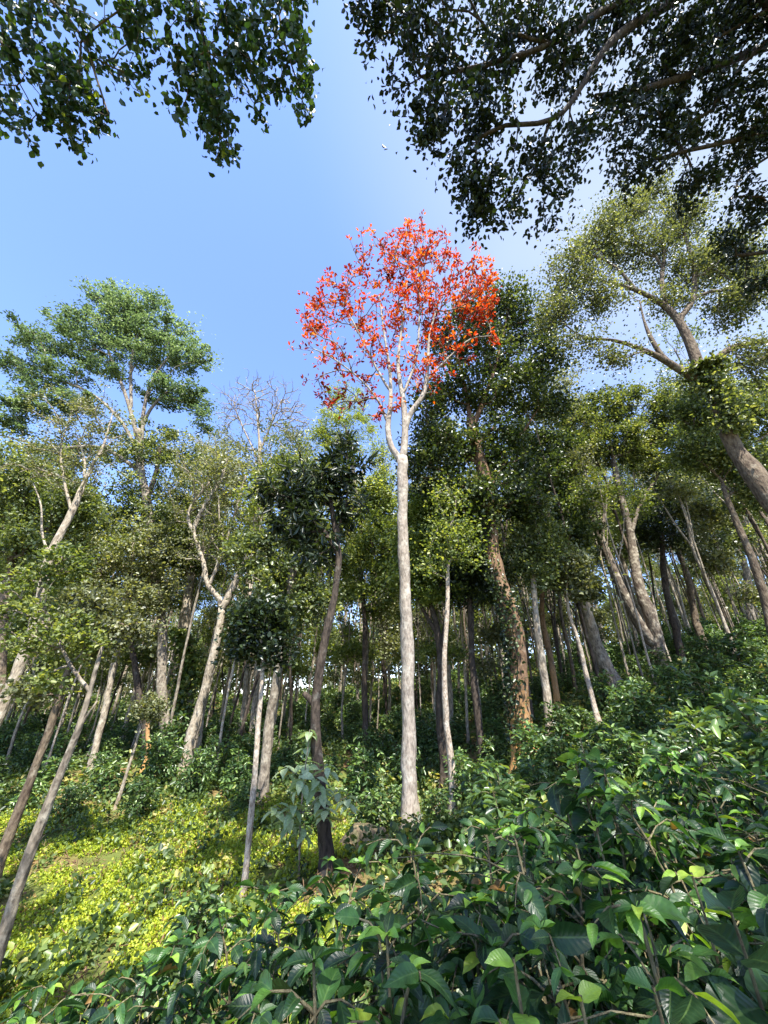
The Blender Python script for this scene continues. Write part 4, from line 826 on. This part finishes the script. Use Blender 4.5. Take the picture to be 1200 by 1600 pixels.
boulder('small brown rock in the shade behind the pale slender trunk', 690, 1262, 12.9, .25)

# slim saplings on the left slope
for line, Y, w, lb, blb in [([(176,1275),(190,1235),(204,1190),(222,1130)], 14, (8,7,6,4), 'thin slanting stick-like sapling on the left slope', [(232,1110,22,16)]),
                        ([(312,1160),(318,1110),(330,1060),(345,990)], 19, (10,9,7,5), 'thin pale sapling behind the forked grey tree', [(350,960,26,20)]),
                        ([(232,1172),(230,1150),(231,1128)], 17, (10,9,8), 'short dark stump with an orange scar in the left hollow', [])]:
    px_tree('thin_sapling' if blb else 'tree_stump', lb, 'sapling' if blb else 'stump', Y, line, w, blb, tips=40, lpt=30, leaf='leaf_olive', bark='bark_tan' if blb else 'bark_orange', att=.8, L=.13, W=.04, sig=.25)

rng = np.random.default_rng(909)
# ------------------------------------------------------------------ ground cover, undergrowth, litter (uncountable)
def scatter(name, label, cat, mat, n, ylo, yhi, pw, clump, rad, hgt, L, W, up, mask, kind='hex', dry=False, fol=0.0):
    y = ylo + (yhi - ylo) * rng.random(n) ** pw; x = rng.uniform(-1.12, 1.12, n) * (y * 1.0 + 1.5); z = gz(x, y)
    px, py, d = proj(np.stack([x, y, z], -1)); ok = mask(x, y, px, py) & (px > -150) & (px < 1350); x, y, z = x[ok], y[ok], z[ok]
    sc = np.clip(1 + (y - 12) * .03, .8, 3.0)
    X = np.repeat(np.stack([x, y, z], -1), clump, 0); S = np.repeat(sc, clump)[:, None]; m = len(X); hh = np.repeat(rng.uniform(.3, 1, len(x)), clump)[:, None]
    u = nrm(rng.normal(0, 1, (m, 3))); u[:, 2] = abs(u[:, 2]); off = u * np.array([rad, rad, hgt]) * S * hh * rng.random((m, 1)) ** .4
    c = X + off; c[:, 2] = gz(c[:, 0], c[:, 1]) + off[:, 2] + .015
    rn = np.clip(np.repeat(rng.normal(.45, .25, len(x)), clump) + rng.normal(0, .16, m), 0, 1)
    mb = MB(); n0 = m; Sx = np.clip(S[:, 0], .8, 3); order = np.argsort(Sx)
    for g in np.array_split(order, 5):
        s_ = Sx[g].mean(); leaf_cloud(mb, c[g], L * s_, W * s_, up, kind, rn[g], off[g] * 3 + 1e-4, 0)
    o = mb.build(name, mat); o['kind'] = 'stuff'; o['label'] = label; o['category'] = cat; return o
def nz(x, y, f, s=0): return np.sin(x * f + 1.7 * np.sin(y * f * .8 + s) + s) * np.cos(y * f * 1.1 + 1.3 * np.sin(x * f * .7 + s * 2))
scatter('undergrowth', 'low leafy undergrowth carpeting the slopes between the coffee bushes', 'undergrowth', 'leaf_under', 11000, 4.5, 80, 1.7, 26, .42, .5, .13, .045, .7, lambda x, y, px, py: (~((px < 540) & (py > 1330)) | (nz(x, y, 1.3) > .35)) & (rng.random(len(x)) < .7 + .3 * nz(x, y, .5)))
scatter('ground_cover', 'sunlit yellow-green ground cover on the lower left slope', 'ground cover', 'leaf_cover', 26000, 4.0, 14.5, 1.0, 22, .2, .24, .052, .019, .5,
        lambda x, y, px, py: (px < 575) & (py > 1235 + 25 * nz(x, y, 1.4)) & (y < 14) & (nz(x, y, .9, 1) + .5 * nz(x, y, 2.7, 2) > -.5) & (rng.random(len(x)) < .45 + .011 * (py - 1235)))
scatter('low_weeds', 'darker green weeds scattered through the yellow-green ground cover', 'weeds', 'leaf_under', 520, 4.2, 15, 1.0, 24, .3, .42, .10, .035, .6,
        lambda x, y, px, py: (px < 560) & (nz(x, y, 1.1, 3) > .1))
scatter('leaf_litter', 'dry brown fallen leaves lying on the bare soil', 'leaf litter', 'leaf_dry', 5200, 4.5, 45, 1.3, 5, .45, .03, .085, .028, 1.0, lambda x, y, px, py: rng.random(len(x)) < .9)
scatter('dry_grass', 'straw-coloured dry grass and stalks among the ground cover', 'dry grass', 'leaf_dry', 2600, 4.5, 14, 1.0, 9, .10, .3, .17, .005, .1, lambda x, y, px, py: (px < 560) & (py > 1250) & (nz(x, y, 1.6, 5) > 0))

def far_wood():
    n = 5200; y = rng.uniform(76, 100, n); x = rng.uniform(-125, 125, n); z = gz(x, y); h = 17 * rng.random(n) ** .8 * (1 + .25 * np.sin(x * .21))
    c = np.repeat(np.stack([x, y, z + h], -1), 30, 0) + rng.normal(0, 1.0, (n * 30, 3)); rn = np.clip(np.repeat(rng.normal(.5, .25, n), 30) + rng.normal(0, .15, n * 30), 0, 1)
    mb = MB(); leaf_cloud(mb, c, .75, .28, .5, 'rh', rn); o = mb.build('far_wood', 'leaf_mid'); o['kind'] = 'stuff'; o['label'] = 'distant mass of green foliage closing the view behind the last trunks'; o['category'] = 'woodland'
far_wood()
